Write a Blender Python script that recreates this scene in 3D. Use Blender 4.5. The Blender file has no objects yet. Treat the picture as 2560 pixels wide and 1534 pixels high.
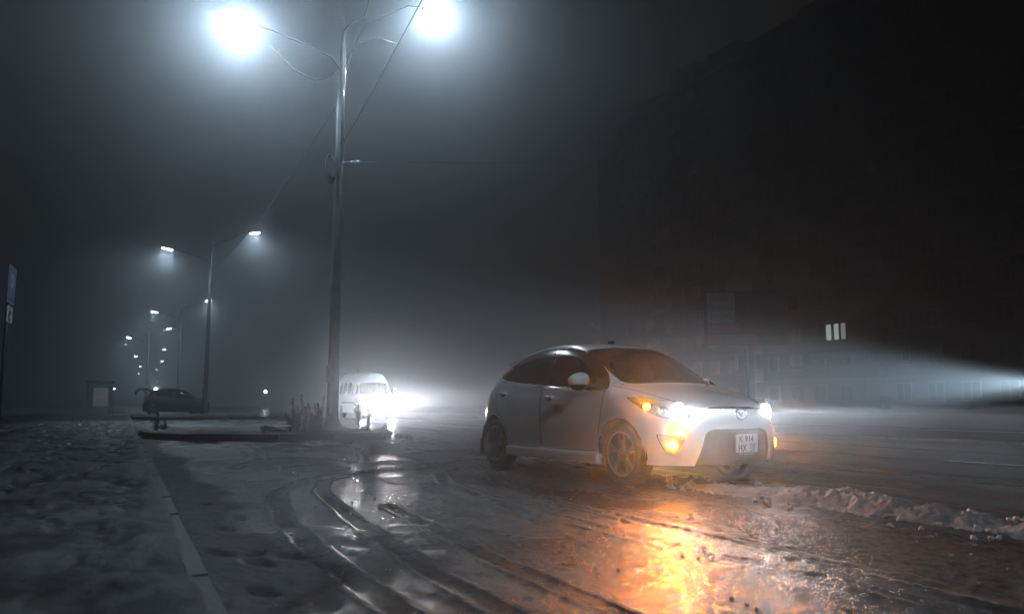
import bpy, bmesh, math, random
import numpy as np
from mathutils import Vector, Matrix

S = bpy.context.scene
C = S.collection
R = math.radians
random.seed(7)

# ------------------------------------------------------------------ camera, world, exposure
cam_d = bpy.data.cameras.new('camera')
cam = bpy.data.objects.new('camera', cam_d)
C.objects.link(cam)
cam.location = (0, 0, 0.765)
cam.rotation_euler = (R(90 + 6.87), 0, 0)
cam_d.sensor_width = 36.0
cam_d.lens = 2000 / 2560 * 36.0
cam_d.clip_start = 0.05
cam_d.clip_end = 2000
cam_d.dof.use_dof = True
cam_d.dof.focus_distance = 9.0
cam_d.dof.aperture_fstop = 2.2
S.camera = cam

W = bpy.data.worlds.new('World')
S.world = W
W.use_nodes = True
nt = W.node_tree
bg = nt.nodes['Background']
sky = nt.nodes.new('ShaderNodeTexSky')
sky.sky_type = 'NISHITA'
sky.sun_disc = False
sky.sun_elevation = R(-4)
sky.sun_rotation = R(150)
mixw = nt.nodes.new('ShaderNodeMixRGB')          # town glow under the cloud, over the night sky
mixw.inputs[0].default_value = 0.97
mixw.inputs[2].default_value = (1.0, 0.90, 0.80, 1)
nt.links.new(sky.outputs[0], mixw.inputs[1])
nt.links.new(mixw.outputs[0], bg.inputs[0])
bg.inputs[1].default_value = 0.008

S.view_settings.view_transform = 'Standard'
S.view_settings.look = 'None'
S.view_settings.gamma = 1
S.view_settings.exposure = -0.1
S.view_settings.use_curve_mapping = False
S.cycles.use_denoising = True
S.cycles.max_bounces = 8
S.cycles.diffuse_bounces = 2
S.cycles.glossy_bounces = 3
S.cycles.transmission_bounces = 6
S.cycles.volume_bounces = 0
S.cycles.transparent_max_bounces = 12
S.cycles.sample_clamp_indirect = 4.0
S.cycles.caustics_reflective = False
S.cycles.caustics_refractive = False

FOG = 0.0072
K_STREET = 3900.0

# road frame: s runs along the road away from the camera, t across it towards the road
RD = Vector((-0.4335, 0.9012, 0)); ND = Vector((0.9012, 0.4335, 0))
ROAD_ROT = math.atan2(RD.y, RD.x)
def W2(t, s, z=0.0): return Vector((RD.x * s + ND.x * t, RD.y * s + ND.y * t, z))

# ------------------------------------------------------------------ materials
MATS = {}
def mat(name, col=(.5, .5, .5), rough=.5, metal=0, coat=0, emit=None, estr=0, noise=0, nscale=8, bump=0, bscale=60, alpha=1, spec=.5, trans=0):
    if name in MATS: return MATS[name]
    m = bpy.data.materials.new(name); m.use_nodes = True
    n = m.node_tree.nodes; l = m.node_tree.links; b = n['Principled BSDF']
    b.inputs['Base Color'].default_value = (*col, 1)
    b.inputs['Roughness'].default_value = rough
    b.inputs['Metallic'].default_value = metal
    b.inputs['Coat Weight'].default_value = coat
    b.inputs['Coat Roughness'].default_value = .06
    b.inputs['Specular IOR Level'].default_value = spec
    b.inputs['Transmission Weight'].default_value = trans
    b.inputs['Alpha'].default_value = alpha
    if emit:
        b.inputs['Emission Color'].default_value = (*emit, 1); b.inputs['Emission Strength'].default_value = estr
    tc = n.new('ShaderNodeTexCoord')
    if noise:
        t = n.new('ShaderNodeTexNoise'); t.inputs['Scale'].default_value = nscale; t.inputs['Detail'].default_value = 6
        l.new(tc.outputs['Object'], t.inputs['Vector'])
        r = n.new('ShaderNodeMapRange'); r.inputs[1].default_value = .3; r.inputs[2].default_value = .7
        r.inputs[3].default_value = 1 - noise; r.inputs[4].default_value = 1 + noise * .4
        l.new(t.outputs['Fac'], r.inputs[0])
        mx = n.new('ShaderNodeVectorMath'); mx.operation = 'SCALE'; mx.inputs[0].default_value = col
        l.new(r.outputs[0], mx.inputs['Scale']); l.new(mx.outputs[0], b.inputs['Base Color'])
        r2 = n.new('ShaderNodeMapRange'); r2.inputs[3].default_value = rough * .8; r2.inputs[4].default_value = min(1, rough * 1.25)
        l.new(t.outputs['Fac'], r2.inputs[0]); l.new(r2.outputs[0], b.inputs['Roughness'])
    if bump:
        t = n.new('ShaderNodeTexNoise'); t.inputs['Scale'].default_value = bscale; t.inputs['Detail'].default_value = 5
        l.new(tc.outputs['Object'], t.inputs['Vector'])
        bp = n.new('ShaderNodeBump'); bp.inputs['Strength'].default_value = bump; bp.inputs['Distance'].default_value = .01
        l.new(t.outputs['Fac'], bp.inputs['Height']); l.new(bp.outputs[0], b.inputs['Normal'])
    MATS[name] = m
    return m

def glass(name, tint, dens, rough=.02):
    """thin sheet glass: a mirror layer over a tinted see-through one"""
    if name in MATS: return MATS[name]
    m = bpy.data.materials.new(name); m.use_nodes = True
    n = m.node_tree.nodes; l = m.node_tree.links; n.clear()
    out = n.new('ShaderNodeOutputMaterial'); tr = n.new('ShaderNodeBsdfTransparent'); tr.inputs[0].default_value = (*tint, 1)
    df = n.new('ShaderNodeBsdfDiffuse'); df.inputs[0].default_value = (*[c * .05 for c in tint], 1)
    gl = n.new('ShaderNodeBsdfGlossy'); gl.inputs['Roughness'].default_value = rough
    fr = n.new('ShaderNodeFresnel'); fr.inputs[0].default_value = 1.5
    m1 = n.new('ShaderNodeMixShader'); m1.inputs[0].default_value = dens
    l.new(tr.outputs[0], m1.inputs[1]); l.new(df.outputs[0], m1.inputs[2])
    m2 = n.new('ShaderNodeMixShader'); l.new(fr.outputs[0], m2.inputs[0]); l.new(m1.outputs[0], m2.inputs[1]); l.new(gl.outputs[0], m2.inputs[2])
    l.new(m2.outputs[0], out.inputs[0]); MATS[name] = m
    return m

PAINT = mat('white_paint', (.76, .78, .81), .22, 0, 1.0, noise=.05, nscale=2.5)
VANPAINT = mat('van_paint', (.7, .71, .73), .35, 0, .5, noise=.08, nscale=2)
DARKPAINT = mat('dark_paint', (.006, .007, .009), .6, 0, 0)
BLACK = mat('black_plastic', (.018, .018, .02), .45, bump=.1, bscale=300)
SEAM = mat('seam', (.006, .006, .007), .8)
TRIM = mat('gloss_black_trim', (.012, .012, .014), .12, coat=.5)
RUBBER = mat('rubber', (.022, .022, .024), .7, noise=.3, nscale=20, bump=.2, bscale=80)
ALLOY = mat('alloy', (.20, .205, .215), .38, .85, noise=.25, nscale=9)
CHROME = mat('chrome', (.75, .76, .78), .12, 1)
MIRRORG = mat('reflector', (.7, .7, .72), .15, 1)
PLATE = mat('plate_white', (.74, .75, .78), .35, noise=.08, nscale=40)
INK = mat('plate_ink', (.02, .02, .025), .5)
GREY = mat('grey_plastic', (.10, .10, .105), .5, noise=.3, nscale=12)
INTERIOR = mat('interior_cloth', (.03, .03, .033), .9, noise=.3, nscale=30)
WSGLASS = glass('windscreen_glass', (.25, .25, .25), .3)
TINT = glass('tinted_glass', (.05, .055, .06), .6)
LENS = glass('lens_glass', (.93, .94, .96), .02)
GALV = mat('galvanised_steel', (.14, .15, .16), .42, .6, noise=.35, nscale=5, bump=.15, bscale=30)
CONC = mat('weathered_concrete', (.17, .165, .16), .85, noise=.45, nscale=6, bump=.5, bscale=50)
KERBM = mat('kerb_concrete', (.025, .025, .027), .7, noise=.5, nscale=5, bump=.6, bscale=60)
CABLE = mat('black_cable', (.012, .012, .013), .45)
LAMPW = mat('lamp_panel', (.9, .9, .9), .4, emit=(.74, .88, 1.0), estr=90)
HEADW = mat('headlamp_bulb', (.9, .9, .9), .4, emit=(.92, .95, 1.0), estr=160)
AMBER = mat('amber_bulb', (.9, .5, .1), .4, emit=(1.0, .32, .006), estr=110)
AMBERH = mat('amber_fog_bulb', (.9, .5, .1), .4, emit=(1.0, .34, .008), estr=70)
REDL = mat('red_lens', (.45, .012, .008), .15, coat=1, emit=(1.0, .03, .01), estr=.12)

# ------------------------------------------------------------------ object helpers
def link(name, me, parent=None, m=None):
    o = bpy.data.objects.new(name, me); C.objects.link(o)
    if parent: o.parent = parent
    if m is not None and me is not None:
        for q in (m if isinstance(m, (list, tuple)) else [m]): me.materials.append(q)
    return o
def from_bm(name, bm, m=None, parent=None, smooth=False, recalc=True):
    if recalc: bmesh.ops.recalc_face_normals(bm, faces=bm.faces)
    me = bpy.data.meshes.new(name); bm.to_mesh(me); bm.free()
    if smooth: me.polygons.foreach_set('use_smooth', [True] * len(me.polygons))
    return link(name, me, parent, m)
def thing(name, label, cat, loc=(0, 0, 0), rz=0, group=None):
    o = bpy.data.objects.new(name, None); C.objects.link(o); o.empty_display_size = .2
    o.location = loc; o.rotation_euler = (0, 0, rz); o['label'] = label; o['category'] = cat
    if group: o['group'] = group
    return o
def tag(o, label=None, cat=None, group=None, kind=None):
    if label: o['label'] = label
    if cat: o['category'] = cat
    if group: o['group'] = group
    if kind: o['kind'] = kind
    return o
def box(bm, c, size, rot=None, bev=0):
    r = bmesh.ops.create_cube(bm, size=1)
    v = r['verts']
    M = Matrix.Translation(c) @ (rot if rot is not None else Matrix.Identity(4)) @ Matrix.Diagonal((*size, 1))
    bmesh.ops.transform(bm, matrix=M, verts=v)
    if bev:
        es = list({e for w in v for e in w.link_edges})
        bmesh.ops.bevel(bm, geom=es, offset=bev, segments=2, affect='EDGES', profile=.7)
def tube(bm, pts, rad, n=8, caps=True):
    pts = [Vector(p) for p in pts]; rings = []
    rads = rad if isinstance(rad, (list, tuple)) else [rad] * len(pts)
    up0 = None
    for i, p in enumerate(pts):
        a = pts[max(i - 1, 0)]; b = pts[min(i + 1, len(pts) - 1)]
        d = (b - a).normalized()
        if up0 is None: up0 = Vector((0, 0, 1)) if abs(d.z) < .9 else Vector((1, 0, 0))
        x = d.cross(up0).normalized(); y = x.cross(d).normalized(); up0 = y
        rings.append([bm.verts.new(p + (x * math.cos(2 * math.pi * k / n) + y * math.sin(2 * math.pi * k / n)) * rads[i]) for k in range(n)])
    for i in range(len(rings) - 1):
        for k in range(n):
            bm.faces.new((rings[i][k], rings[i][(k + 1) % n], rings[i + 1][(k + 1) % n], rings[i + 1][k]))
    if caps and n > 2:
        bm.faces.new(rings[0][::-1]); bm.faces.new(rings[-1])
def lathe(bm, prof, n=32, axis='Y', c=(0, 0, 0)):
    """prof: (radius, height along axis)"""
    c = Vector(c); rings = []
    for r, h in prof:
        ring = []
        for k in range(n):
            a = 2 * math.pi * k / n
            if axis == 'Y': v = Vector((r * math.cos(a), h, r * math.sin(a)))
            elif axis == 'X': v = Vector((h, r * math.cos(a), r * math.sin(a)))
            else: v = Vector((r * math.cos(a), r * math.sin(a), h))
            ring.append(bm.verts.new(c + v))
        rings.append(ring)
    for i in range(len(rings) - 1):
        for k in range(n):
            bm.faces.new((rings[i][k], rings[i][(k + 1) % n], rings[i + 1][(k + 1) % n], rings[i + 1][k]))
    return rings
def cyl(bm, p, q, r, n=12): tube(bm, [p, q], r, n)
def text_mesh(txt, size, sx=1.0, extrude=0.0008, spacing=1.0, align='LEFT'):
    cu = bpy.data.curves.new('lettering', 'FONT'); cu.body = txt; cu.size = size; cu.extrude = extrude
    cu.space_character = spacing; cu.align_x = align; cu.resolution_u = 3
    o = bpy.data.objects.new('tmp', cu); C.objects.link(o)
    bpy.context.view_layer.update()
    me = bpy.data.meshes.new_from_object(o.evaluated_get(bpy.context.evaluated_depsgraph_get()))
    bpy.data.objects.remove(o)
    me.transform(Matrix.Diagonal((sx, 1, 1, 1)))
    return me
def copy_tree(o, parent=None):
    c = o.copy(); C.objects.link(c)
    if parent: c.parent = parent
    for ch in list(o.children): copy_tree(ch, c)
    return c

def spot(name, parent, loc, rot_dir, energy, col, cone, blend=1.0, rad=.05, beam=None, wing=None):
    """a lamp of its own; beam=(half width, up cut, down spread) as tangents shapes a dipped headlight"""
    L = bpy.data.lights.new(name, 'SPOT'); L.energy = energy; L.color = col; L.spot_size = R(cone); L.spot_blend = blend; L.shadow_soft_size = rad
    o = bpy.data.objects.new(name, L); C.objects.link(o); o.parent = parent; o.location = loc
    o.rotation_euler = Vector(rot_dir).to_track_quat('-Z', 'Y').to_euler()
    if wing:       # street optics: more light thrown sideways than straight down
        L.use_nodes = True; n = L.node_tree.nodes; l = L.node_tree.links
        em = n['Emission']; tc = n.new('ShaderNodeTexCoord'); sp = n.new('ShaderNodeSeparateXYZ'); l.new(tc.outputs['Normal'], sp.inputs[0])
        ab = n.new('ShaderNodeMath'); ab.operation = 'ABSOLUTE'; l.new(sp.outputs[2], ab.inputs[0])
        mr = n.new('ShaderNodeMapRange'); l.new(ab.outputs[0], mr.inputs[0]); mr.interpolation_type = 'SMOOTHSTEP'; mr.inputs[1].default_value = .40; mr.inputs[2].default_value = .70
        mr.inputs[3].default_value = wing[1]; mr.inputs[4].default_value = wing[0]; l.new(mr.outputs[0], em.inputs['Strength'])
    if beam:
        L.use_nodes = True; n = L.node_tree.nodes; l = L.node_tree.links
        em = n['Emission']; tc = n.new('ShaderNodeTexCoord'); sp = n.new('ShaderNodeSeparateXYZ')
        l.new(tc.outputs['Normal'], sp.inputs[0])
        def mth(op, a, b=None, clamp=False):
            q = n.new('ShaderNodeMath'); q.operation = op; q.use_clamp = clamp
            for i, v in enumerate((a, b)):
                if v is None: continue
                if isinstance(v, (int, float)): q.inputs[i].default_value = v
                else: l.new(v, q.inputs[i])
            return q.outputs[0]
        az = mth('ABSOLUTE', sp.outputs[2]); az = mth('MAXIMUM', az, .001)
        u = mth('DIVIDE', sp.outputs[0], az); v = mth('DIVIDE', sp.outputs[1], az)
        hw, cut, dn, stray = beam
        gu = mth('POWER', 2.718, mth('MULTIPLY', mth('POWER', mth('DIVIDE', mth('ABSOLUTE', u), hw), 2), -1))
        # above the cut-off: stray light only
        up = mth('DIVIDE', mth('SUBTRACT', cut + .012, v), .024, True)
        gd = mth('POWER', 2.718, mth('DIVIDE', mth('MINIMUM', v, 0), dn))
        st = mth('ADD', mth('MULTIPLY', mth('MULTIPLY', gu, gd), up), stray)
        l.new(st, em.inputs['Strength'])
    return o

# ------------------------------------------------------------------ noise
def _h(ix, iy, seed):
    n = (ix * 374761393 + iy * 668265263 + seed * 362437) & 0xffffffff
    n = ((n ^ (n >> 13)) * 1274126177) & 0xffffffff
    return ((n ^ (n >> 16)) & 0xffff) / 65535.0
def vnoise(x, y, seed=0):
    x0 = np.floor(x); y0 = np.floor(y); fx = x - x0; fy = y - y0
    x0 = x0.astype(np.int64); y0 = y0.astype(np.int64)
    fx = fx * fx * fx * (fx * (fx * 6 - 15) + 10); fy = fy * fy * fy * (fy * (fy * 6 - 15) + 10)
    a = _h(x0, y0, seed); b = _h(x0 + 1, y0, seed); c = _h(x0, y0 + 1, seed); d = _h(x0 + 1, y0 + 1, seed)
    return (a + (b - a) * fx) * (1 - fy) + (c + (d - c) * fx) * fy
def fbm(x, y, oct=4, seed=0, gain=.5):
    r = 0; a = 1; t = 0
    for k in range(oct):
        r = r + a * vnoise(x * 2 ** k + 17.3 * k, y * 2 ** k - 9.1 * k, seed + k); t += a; a *= gain
    return r / t
def sstep(a, b, x):
    q = np.clip((x - a) / (b - a), 0, 1); return q * q * (3 - 2 * q)
def poly_dist(T, Sx, pts):
    d = np.full(T.shape, 1e9); sg = np.zeros(T.shape)
    for (a, b), (c, e) in zip(pts[:-1], pts[1:]):
        dx, dy = c - a, e - b; L2 = dx * dx + dy * dy
        k = np.clip(((T - a) * dx + (Sx - b) * dy) / L2, 0, 1)
        qx = T - a - k * dx; qy = Sx - b - k * dy; q = np.hypot(qx, qy)
        sgn = np.sign(qx * dy - qy * dx); m = q < d; d = np.where(m, q, d); sg = np.where(m, sgn, sg)
    return d * sg
def grid_object(name, ts, ss, hfun, m, attrs=None):
    T, Sg = np.meshgrid(ts, ss); Z, A = hfun(T, Sg)
    X = RD.x * Sg + ND.x * T; Y = RD.y * Sg + ND.y * T
    co = np.stack([X, Y, Z], -1).reshape(-1, 3).astype(np.float32)
    ns, ntt = T.shape; i = np.arange(ns * ntt).reshape(ns, ntt)
    f = np.stack([i[:-1, :-1], i[:-1, 1:], i[1:, 1:], i[1:, :-1]], -1).reshape(-1, 4).astype(np.int32)
    me = bpy.data.meshes.new(name); me.vertices.add(len(co)); me.vertices.foreach_set('co', co.ravel())
    me.loops.add(f.size); me.loops.foreach_set('vertex_index', f.ravel())
    me.polygons.add(len(f)); me.polygons.foreach_set('loop_start', np.arange(0, f.size, 4, dtype=np.int32))
    me.polygons.foreach_set('loop_total', np.full(len(f), 4, dtype=np.int32))
    me.polygons.foreach_set('use_smooth', np.ones(len(f), bool)); me.update(); me.validate()
    for k, v in (A or {}).items():
        at = me.attributes.new(k, 'FLOAT', 'POINT'); at.data.foreach_set('value', np.broadcast_to(v, T.shape).astype(np.float32).ravel())
    return link(name, me, None, m)

# ------------------------------------------------------------------ ground materials (asphalt, dirty ice, snow by what lies there)
def ground_mat(name, asphalt, ice, snow, wet_r=.1, bump=.5, bs=45):
    m = bpy.data.materials.new(name); m.use_nodes = True
    n = m.node_tree.nodes; l = m.node_tree.links; b = n['Principled BSDF']
    tc = n.new('ShaderNodeTexCoord')
    def attr(k):
        a = n.new('ShaderNodeAttribute'); a.attribute_name = k; return a.outputs['Fac']
    def noise(sc, det=6, rough=.6):
        t = n.new('ShaderNodeTexNoise'); t.inputs['Scale'].default_value = sc; t.inputs['Detail'].default_value = det; t.inputs['Roughness'].default_value = rough
        l.new(tc.outputs['Object'], t.inputs['Vector']); return t.outputs['Fac']
    def rng(x, a, b_, c, d):
        q = n.new('ShaderNodeMapRange'); q.inputs[1].default_value = a; q.inputs[2].default_value = b_; q.inputs[3].default_value = c; q.inputs[4].default_value = d
        l.new(x, q.inputs[0]); return q.outputs[0]
    def mix(f, a, c):
        q = n.new('ShaderNodeMixRGB'); l.new(f, q.inputs[0])
        for i, v in ((1, a), (2, c)):
            if isinstance(v, tuple): q.inputs[i].default_value = (*v, 1)
            else: l.new(v, q.inputs[i])
        return q.outputs[0]
    n1 = noise(3.1); n2 = noise(38, 8, .7); n3 = noise(260, 3)
    asp = mix(rng(n3, .35, .7, 0, 1), tuple(c * .5 for c in asphalt), tuple(c * 1.7 for c in asphalt))
    ic = mix(rng(n2, .35, .65, 0, 1), tuple(c * .55 for c in ice), tuple(c * 1.25 for c in ice))
    sn = mix(rng(n1, .3, .7, 0, 1), tuple(c * .8 for c in snow), snow)
    sn = mix(rng(n2, .55, .72, 0, .5), sn, tuple(c * .45 for c in snow))
    s = attr('snow'); w = attr('wet')
    col = mix(rng(s, 0, .5, 0, 1), asp, ic); col = mix(rng(s, .5, 1, 0, 1), col, sn)
    l.new(col, b.inputs['Base Color'])
    r1 = rng(s, 0, 1, .26, .55)
    ml = n.new('ShaderNodeMapRange'); l.new(w, ml.inputs[0]); l.new(r1, ml.inputs[3]); ml.inputs[4].default_value = wet_r
    l.new(ml.outputs[0], b.inputs['Roughness'])
    sm = n.new('ShaderNodeMapRange'); l.new(w, sm.inputs[0]); sm.inputs[1].default_value = .15; sm.inputs[2].default_value = .9; sm.inputs[3].default_value = .05; sm.inputs[4].default_value = .42
    l.new(sm.outputs[0], b.inputs['Specular IOR Level'])
    bp = n.new('ShaderNodeBump'); bp.inputs['Distance'].default_value = .02
    st = rng(w, .2, .8, bump, bump * .30); l.new(st, bp.inputs['Strength'])
    nb = noise(bs, 8, .72); l.new(nb, bp.inputs['Height'])
    bp2 = n.new('ShaderNodeBump'); bp2.inputs['Distance'].default_value = .003; bp2.inputs['Strength'].default_value = bump * .6
    l.new(n3, bp2.inputs['Height']); l.new(bp.outputs[0], bp2.inputs['Normal']); l.new(bp2.outputs[0], b.inputs['Normal'])
    return m
LOT = ground_mat('icy_lot', (.005, .005, .0055), (.013, .0135, .015), (.085, .089, .096), .12, .9, 48)
ROADM = ground_mat('wet_road', (.010, .010, .011), (.02, .021, .023), (.10, .105, .11), .2, .6, 80)
WALK = ground_mat('snowy_pavement', (.008, .008, .009), (.025, .026, .028), (.075, .079, .085), .35, .8, 30)
EARTH = ground_mat('frozen_earth', (.005, .005, .005), (.012, .013, .012), (.08, .083, .088), .5, .8, 15)
SNOWB = ground_mat('dirty_snow', (.03, .03, .032), (.10, .10, .105), (.20, .20, .205), .3, .9, 30)

# ------------------------------------------------------------------ the setting
def axis(segs):
    out = []
    for a, b, st in segs: out += list(np.arange(a, b, st))
    out.append(segs[-1][1]); return np.array(out)

TRACKS = [
    ([(4.6, 10.4), (2.87, 9.36), (2.02, 8.67), (1.6, 8.1), (1.26, 7.3), (1.08, 6.4), (.98, 5.4), (.93, 4.4), (.95, 3.2), (1.0, 1)], 0.058),
    ([(3.4, 9.3), (2.3, 8.75), (1.82, 8.05), (1.58, 7.1), (1.49, 6.3), (1.42, 5.4), (1.36, 4.6), (1.31, 3.6), (1.3, 1)], 0.052),
    ([(4.7, 9.6), (3.6, 8.94), (3.1, 8.2), (2.82, 7.31), (2.70, 6.22), (2.66, 5.24), (2.67, 4.5), (2.72, 3.7), (2.8, 2.6), (2.9, 1)], 0.058),
    ([(4.5, 9.1), (3.75, 8.3), (3.3, 7.1), (3.14, 6.2), (3.06, 5.3), (3.05, 4.5), (3.1, 3.4), (3.2, 1)], 0.052),
    ([(1.85, 6), (1.74, 4.6), (1.70, 3.6), (1.68, 2.6), (1.7, 1)], 0.048),
    ([(4.3, 17), (3.6, 13.5), (3.2, 11.6), (2.9, 10.6), (1.6, 9.8)], 0.058),
    ([(2.2, 17), (2.0, 13.5), (1.7, 11.5), (1.2, 10.2)], 0.058),
]
FEET = [(.47, 4.42, .13, .05, .4), (.64, 4.36, .12, .05, -.3), (.62, 4.08, .14, .055, .2), (.80, 4.2, .12, .05, .5), (.9, 3.9, .13, .05, 0),
        (.55, 3.5, .13, .05, .2), (.75, 3.2, .13, .05, -.2), (.6, 5.3, .12, .05, .2), (.75, 5.8, .12, .05, 0), (.6, 6.6, .12, .05, .3)]
def lot_h(T, Sg):
    big = fbm(T * .55, Sg * .55, 3, 3); mid = fbm(T * 2.2, Sg * 1.7, 4, 11); fine = fbm(T * 14, Sg * 11, 4, 21); strk = fbm(T * 5, Sg * 1.1, 4, 31)
    patch = fbm(T * 1.5 + 3, Sg * .9, 5, 41)
    edge = .62 + .45 * (fbm(Sg * .9, T * 0 + 2, 3, 51) - .5) * 2 + np.clip((4.6 - Sg), 0, 1) * .35 * sstep(3.0, 4.0, Sg)
    snow = 1 - sstep(edge, edge + .35, T + .25 * (mid - .5))
    ice = sstep(.45, .66, patch + .18 * (strk - .5) + .10 * sstep(2.5, 9, Sg) - .13 * sstep(2.2, 3.8, T) * sstep(8, 3, Sg) - .12 * sstep(5.2, 3.2, Sg))
    far = sstep(11, 15, Sg) * sstep(.6, .4, np.abs(Sg - 15.5 - .4 * (mid - .5)) / 1.2) * .5
    sn = np.maximum(snow, ice * (.48 + .22 * mid) + far * ice)
    dry = sstep(2.95, 3.3, T + .35 * (mid - .5)) * sstep(8.5, 7.0, Sg)          # coarse, half dry asphalt by the ridge
    z = .010 * (big - .5) + sn * .014 + .016 * (mid - .5) * (.4 + sn) + .0115 * (fine - .5) * (.7 + .9 * sn) + .0068 * (1 + 1.6 * dry) * (fbm(T * 30, Sg * 22, 3, 25) - .5)
    sn = np.maximum(sn, .62 * sstep(3.95, 4.55, T + .5 * (mid - .5)) * sstep(8.6, 7.2, Sg) * sstep(.3, .5, strk + .15))
    rut = np.zeros(T.shape)
    for pts, w in TRACKS:
        wob = .02 * (fbm(T * 1.1, Sg * 1.1, 2, 61) - .5) * 2 + .012 * (fbm(T * 9, Sg * 9, 2, 63) - .5)
        d = poly_dist(T, Sg, pts) + wob; a = np.abs(d)
        dep = np.exp(-(a / w) ** 4); rid = np.exp(-((a - w * 1.35) / (w * .33)) ** 2)
        br = .55 + .9 * fbm(T * 4, Sg * 4, 3, 71)
        z += (-.006 * dep + .009 * rid * br) * (.5 + .6 * sn)
        z += dep * .0016 * np.sin(Sg * 120) * .6
        z += rid * .010 * (fbm(T * 22, Sg * 22, 3, 77) - .5); rut = np.maximum(rut, np.maximum(dep, rid)); sn = np.maximum(sn * (1 - .12 * dep), np.clip(rid * br, 0, 1) * .60)
    lvl = -.013
    pool = sstep(.003, -.003, z - lvl) ; z = np.where(z < lvl, lvl + (z - lvl) * .12, z)
    for ft, fs, a, b, an in FEET:
        u = (T - ft) * math.cos(an) + (Sg - fs) * math.sin(an); v = -(T - ft) * math.sin(an) + (Sg - fs) * math.cos(an)
        e = np.exp(-(((u / b) ** 2 + (v / a) ** 2)) ** 2); z -= .026 * e * (.6 + .8 * fine); sn = sn * (1 - .5 * e)
    wet = np.clip(.45 + .9 * pool - .55 * snow + .25 * sstep(2.0, 3.2, T) * sstep(9, 5, Sg) - .12 * rut - .62 * dry, 0, 1)
    return z, {'snow': np.clip(sn, 0, 1), 'wet': wet}
lot = grid_object('parking_area', axis([(.34, 5.15, .0125)]), axis([(.9, 2.4, .02), (2.4, 8, .012), (8, 12.5, .018), (12.5, 22.5, .03)]), lot_h, LOT)
tag(lot, kind='structure')

def lot2_h(T, Sg):
    mid = fbm(T * 1.2, Sg * 1.0, 4, 111); fine = fbm(T * 8, Sg * 6, 3, 121); strk = fbm(T * 2.0, Sg * .6, 4, 131)
    sn = sstep(.38, .58, strk) * .9
    z = .02 * (mid - .5) + .012 * (fine - .5) + .02 * sn
    return z, {'snow': sn, 'wet': .25 * (1 - sn)}
lot2 = grid_object('parking_area', axis([(.34, 6.3, .06)]), axis([(22.5, 50, .08), (50, 130, .5)]), lot2_h, LOT)
tag(lot2, kind='structure')

def road_h(T, Sg):
    mid = fbm(T * 1.2, Sg * .25, 4, 211); fine = fbm(T * 9, Sg * 5, 3, 221); strk = fbm(T * 2.6, Sg * .10, 4, 231)
    gut = np.exp(-((T - 5.5 - .25 * (fbm(Sg * .5, T * 0, 2, 5) - .5)) / .42) ** 2)
    slush = sstep(.50, .7, strk) * .34 * sstep(5.4, 6.4, T) + gut * .55 * sstep(.3, .6, fbm(T * 3, Sg * 1.2, 3, 241))
    z = -.012 + .007 * (fine - .5) * (.3 + slush) + .02 * gut * (mid) + .004 * (mid - .5)
    return z, {'snow': np.clip(slush, 0, 1), 'wet': np.clip(.75 - slush, .1, 1)}
road = grid_object('road', axis([(5.15, 8.5, .03), (8.5, 13, .06), (13, 24, .3)]), axis([(-30, 1, .5), (1, 18, .05), (18, 50, .2), (50, 330, 2.0)]), road_h, ROADM)
tag(road, kind='structure')

def walk_h(T, Sg):
    big = fbm(T * .9, Sg * .7, 3, 303); mid = fbm(T * 3.2, Sg * 1.6, 4, 311); fine = fbm(T * 13, Sg * 9, 3, 321)
    foot = fbm(T * 4.6, Sg * 2.6, 2, 331)
    tread = sstep(.46, .30, foot)
    sn = np.clip(sstep(.30, .52, mid + .25 * (big - .5)) - .45 * tread, 0, 1) * .92 + .04
    lip = .292 + .018 * (fbm(Sg * 1.6, T * 0 + 7, 4, 341) - .42) * 2          # snow creeping over the kerb top
    z = .066 + .045 * (big - .5) + .045 * (mid - .5) + .014 * (fine - .5) - .045 * tread * (mid)
    over = sstep(lip - .012, lip + .004, T)
    fill = sstep(-.15, .26, T + .25 * (mid - .5)); z = z * (1 - fill) + np.maximum(z, .078 + .030 * mid) * fill
    z = z * (1 - over) + .05 * over
    edge = over
    sn = np.maximum(sn, .45 * fill)
    return z, {'snow': sn, 'wet': .18 + .5 * (1 - sn) * edge}
walk = grid_object('pavement', axis([(-3.4, .335, .018)]), axis([(1.2, 2.2, .03), (2.2, 8, .02), (8, 16, .04), (16, 62, .12)]), walk_h, WALK)
tag(walk, kind='structure')

def earth_h(T, Sg):
    big = fbm(T * .5, Sg * .4, 3, 403); mid = fbm(T * 2, Sg * 1.6, 4, 411)
    rim = sstep(-4.2, -3.2, T + .9 * (mid - .5) + .5 * (big - .5))
    sn = rim * .8 + .25 * sstep(.62, .75, mid)
    return .02 + .10 * (mid - .3) * (1 - rim) + .06 * rim - .03 * rim, {'snow': np.clip(sn, 0, 1), 'wet': .05}
earth = grid_object('verge', axis([(-30, -8, .8), (-8, -3.4, .05)]), axis([(1, 5, .2), (5, 35, .08), (35, 62, .25)]), earth_h, EARTH)
tag(earth, kind='structure')

bm = bmesh.new()
for v in ((-340, -55), (240, -55), (240, 410), (-340, 410)): bm.verts.new((v[0], v[1], -.06))
bm.faces.new(bm.verts)
g = from_bm('ground', bm, mat('bare_ground', (.03, .031, .03), .8, noise=.4, nscale=.3, bump=.5, bscale=6)); tag(g, kind='structure')

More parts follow.
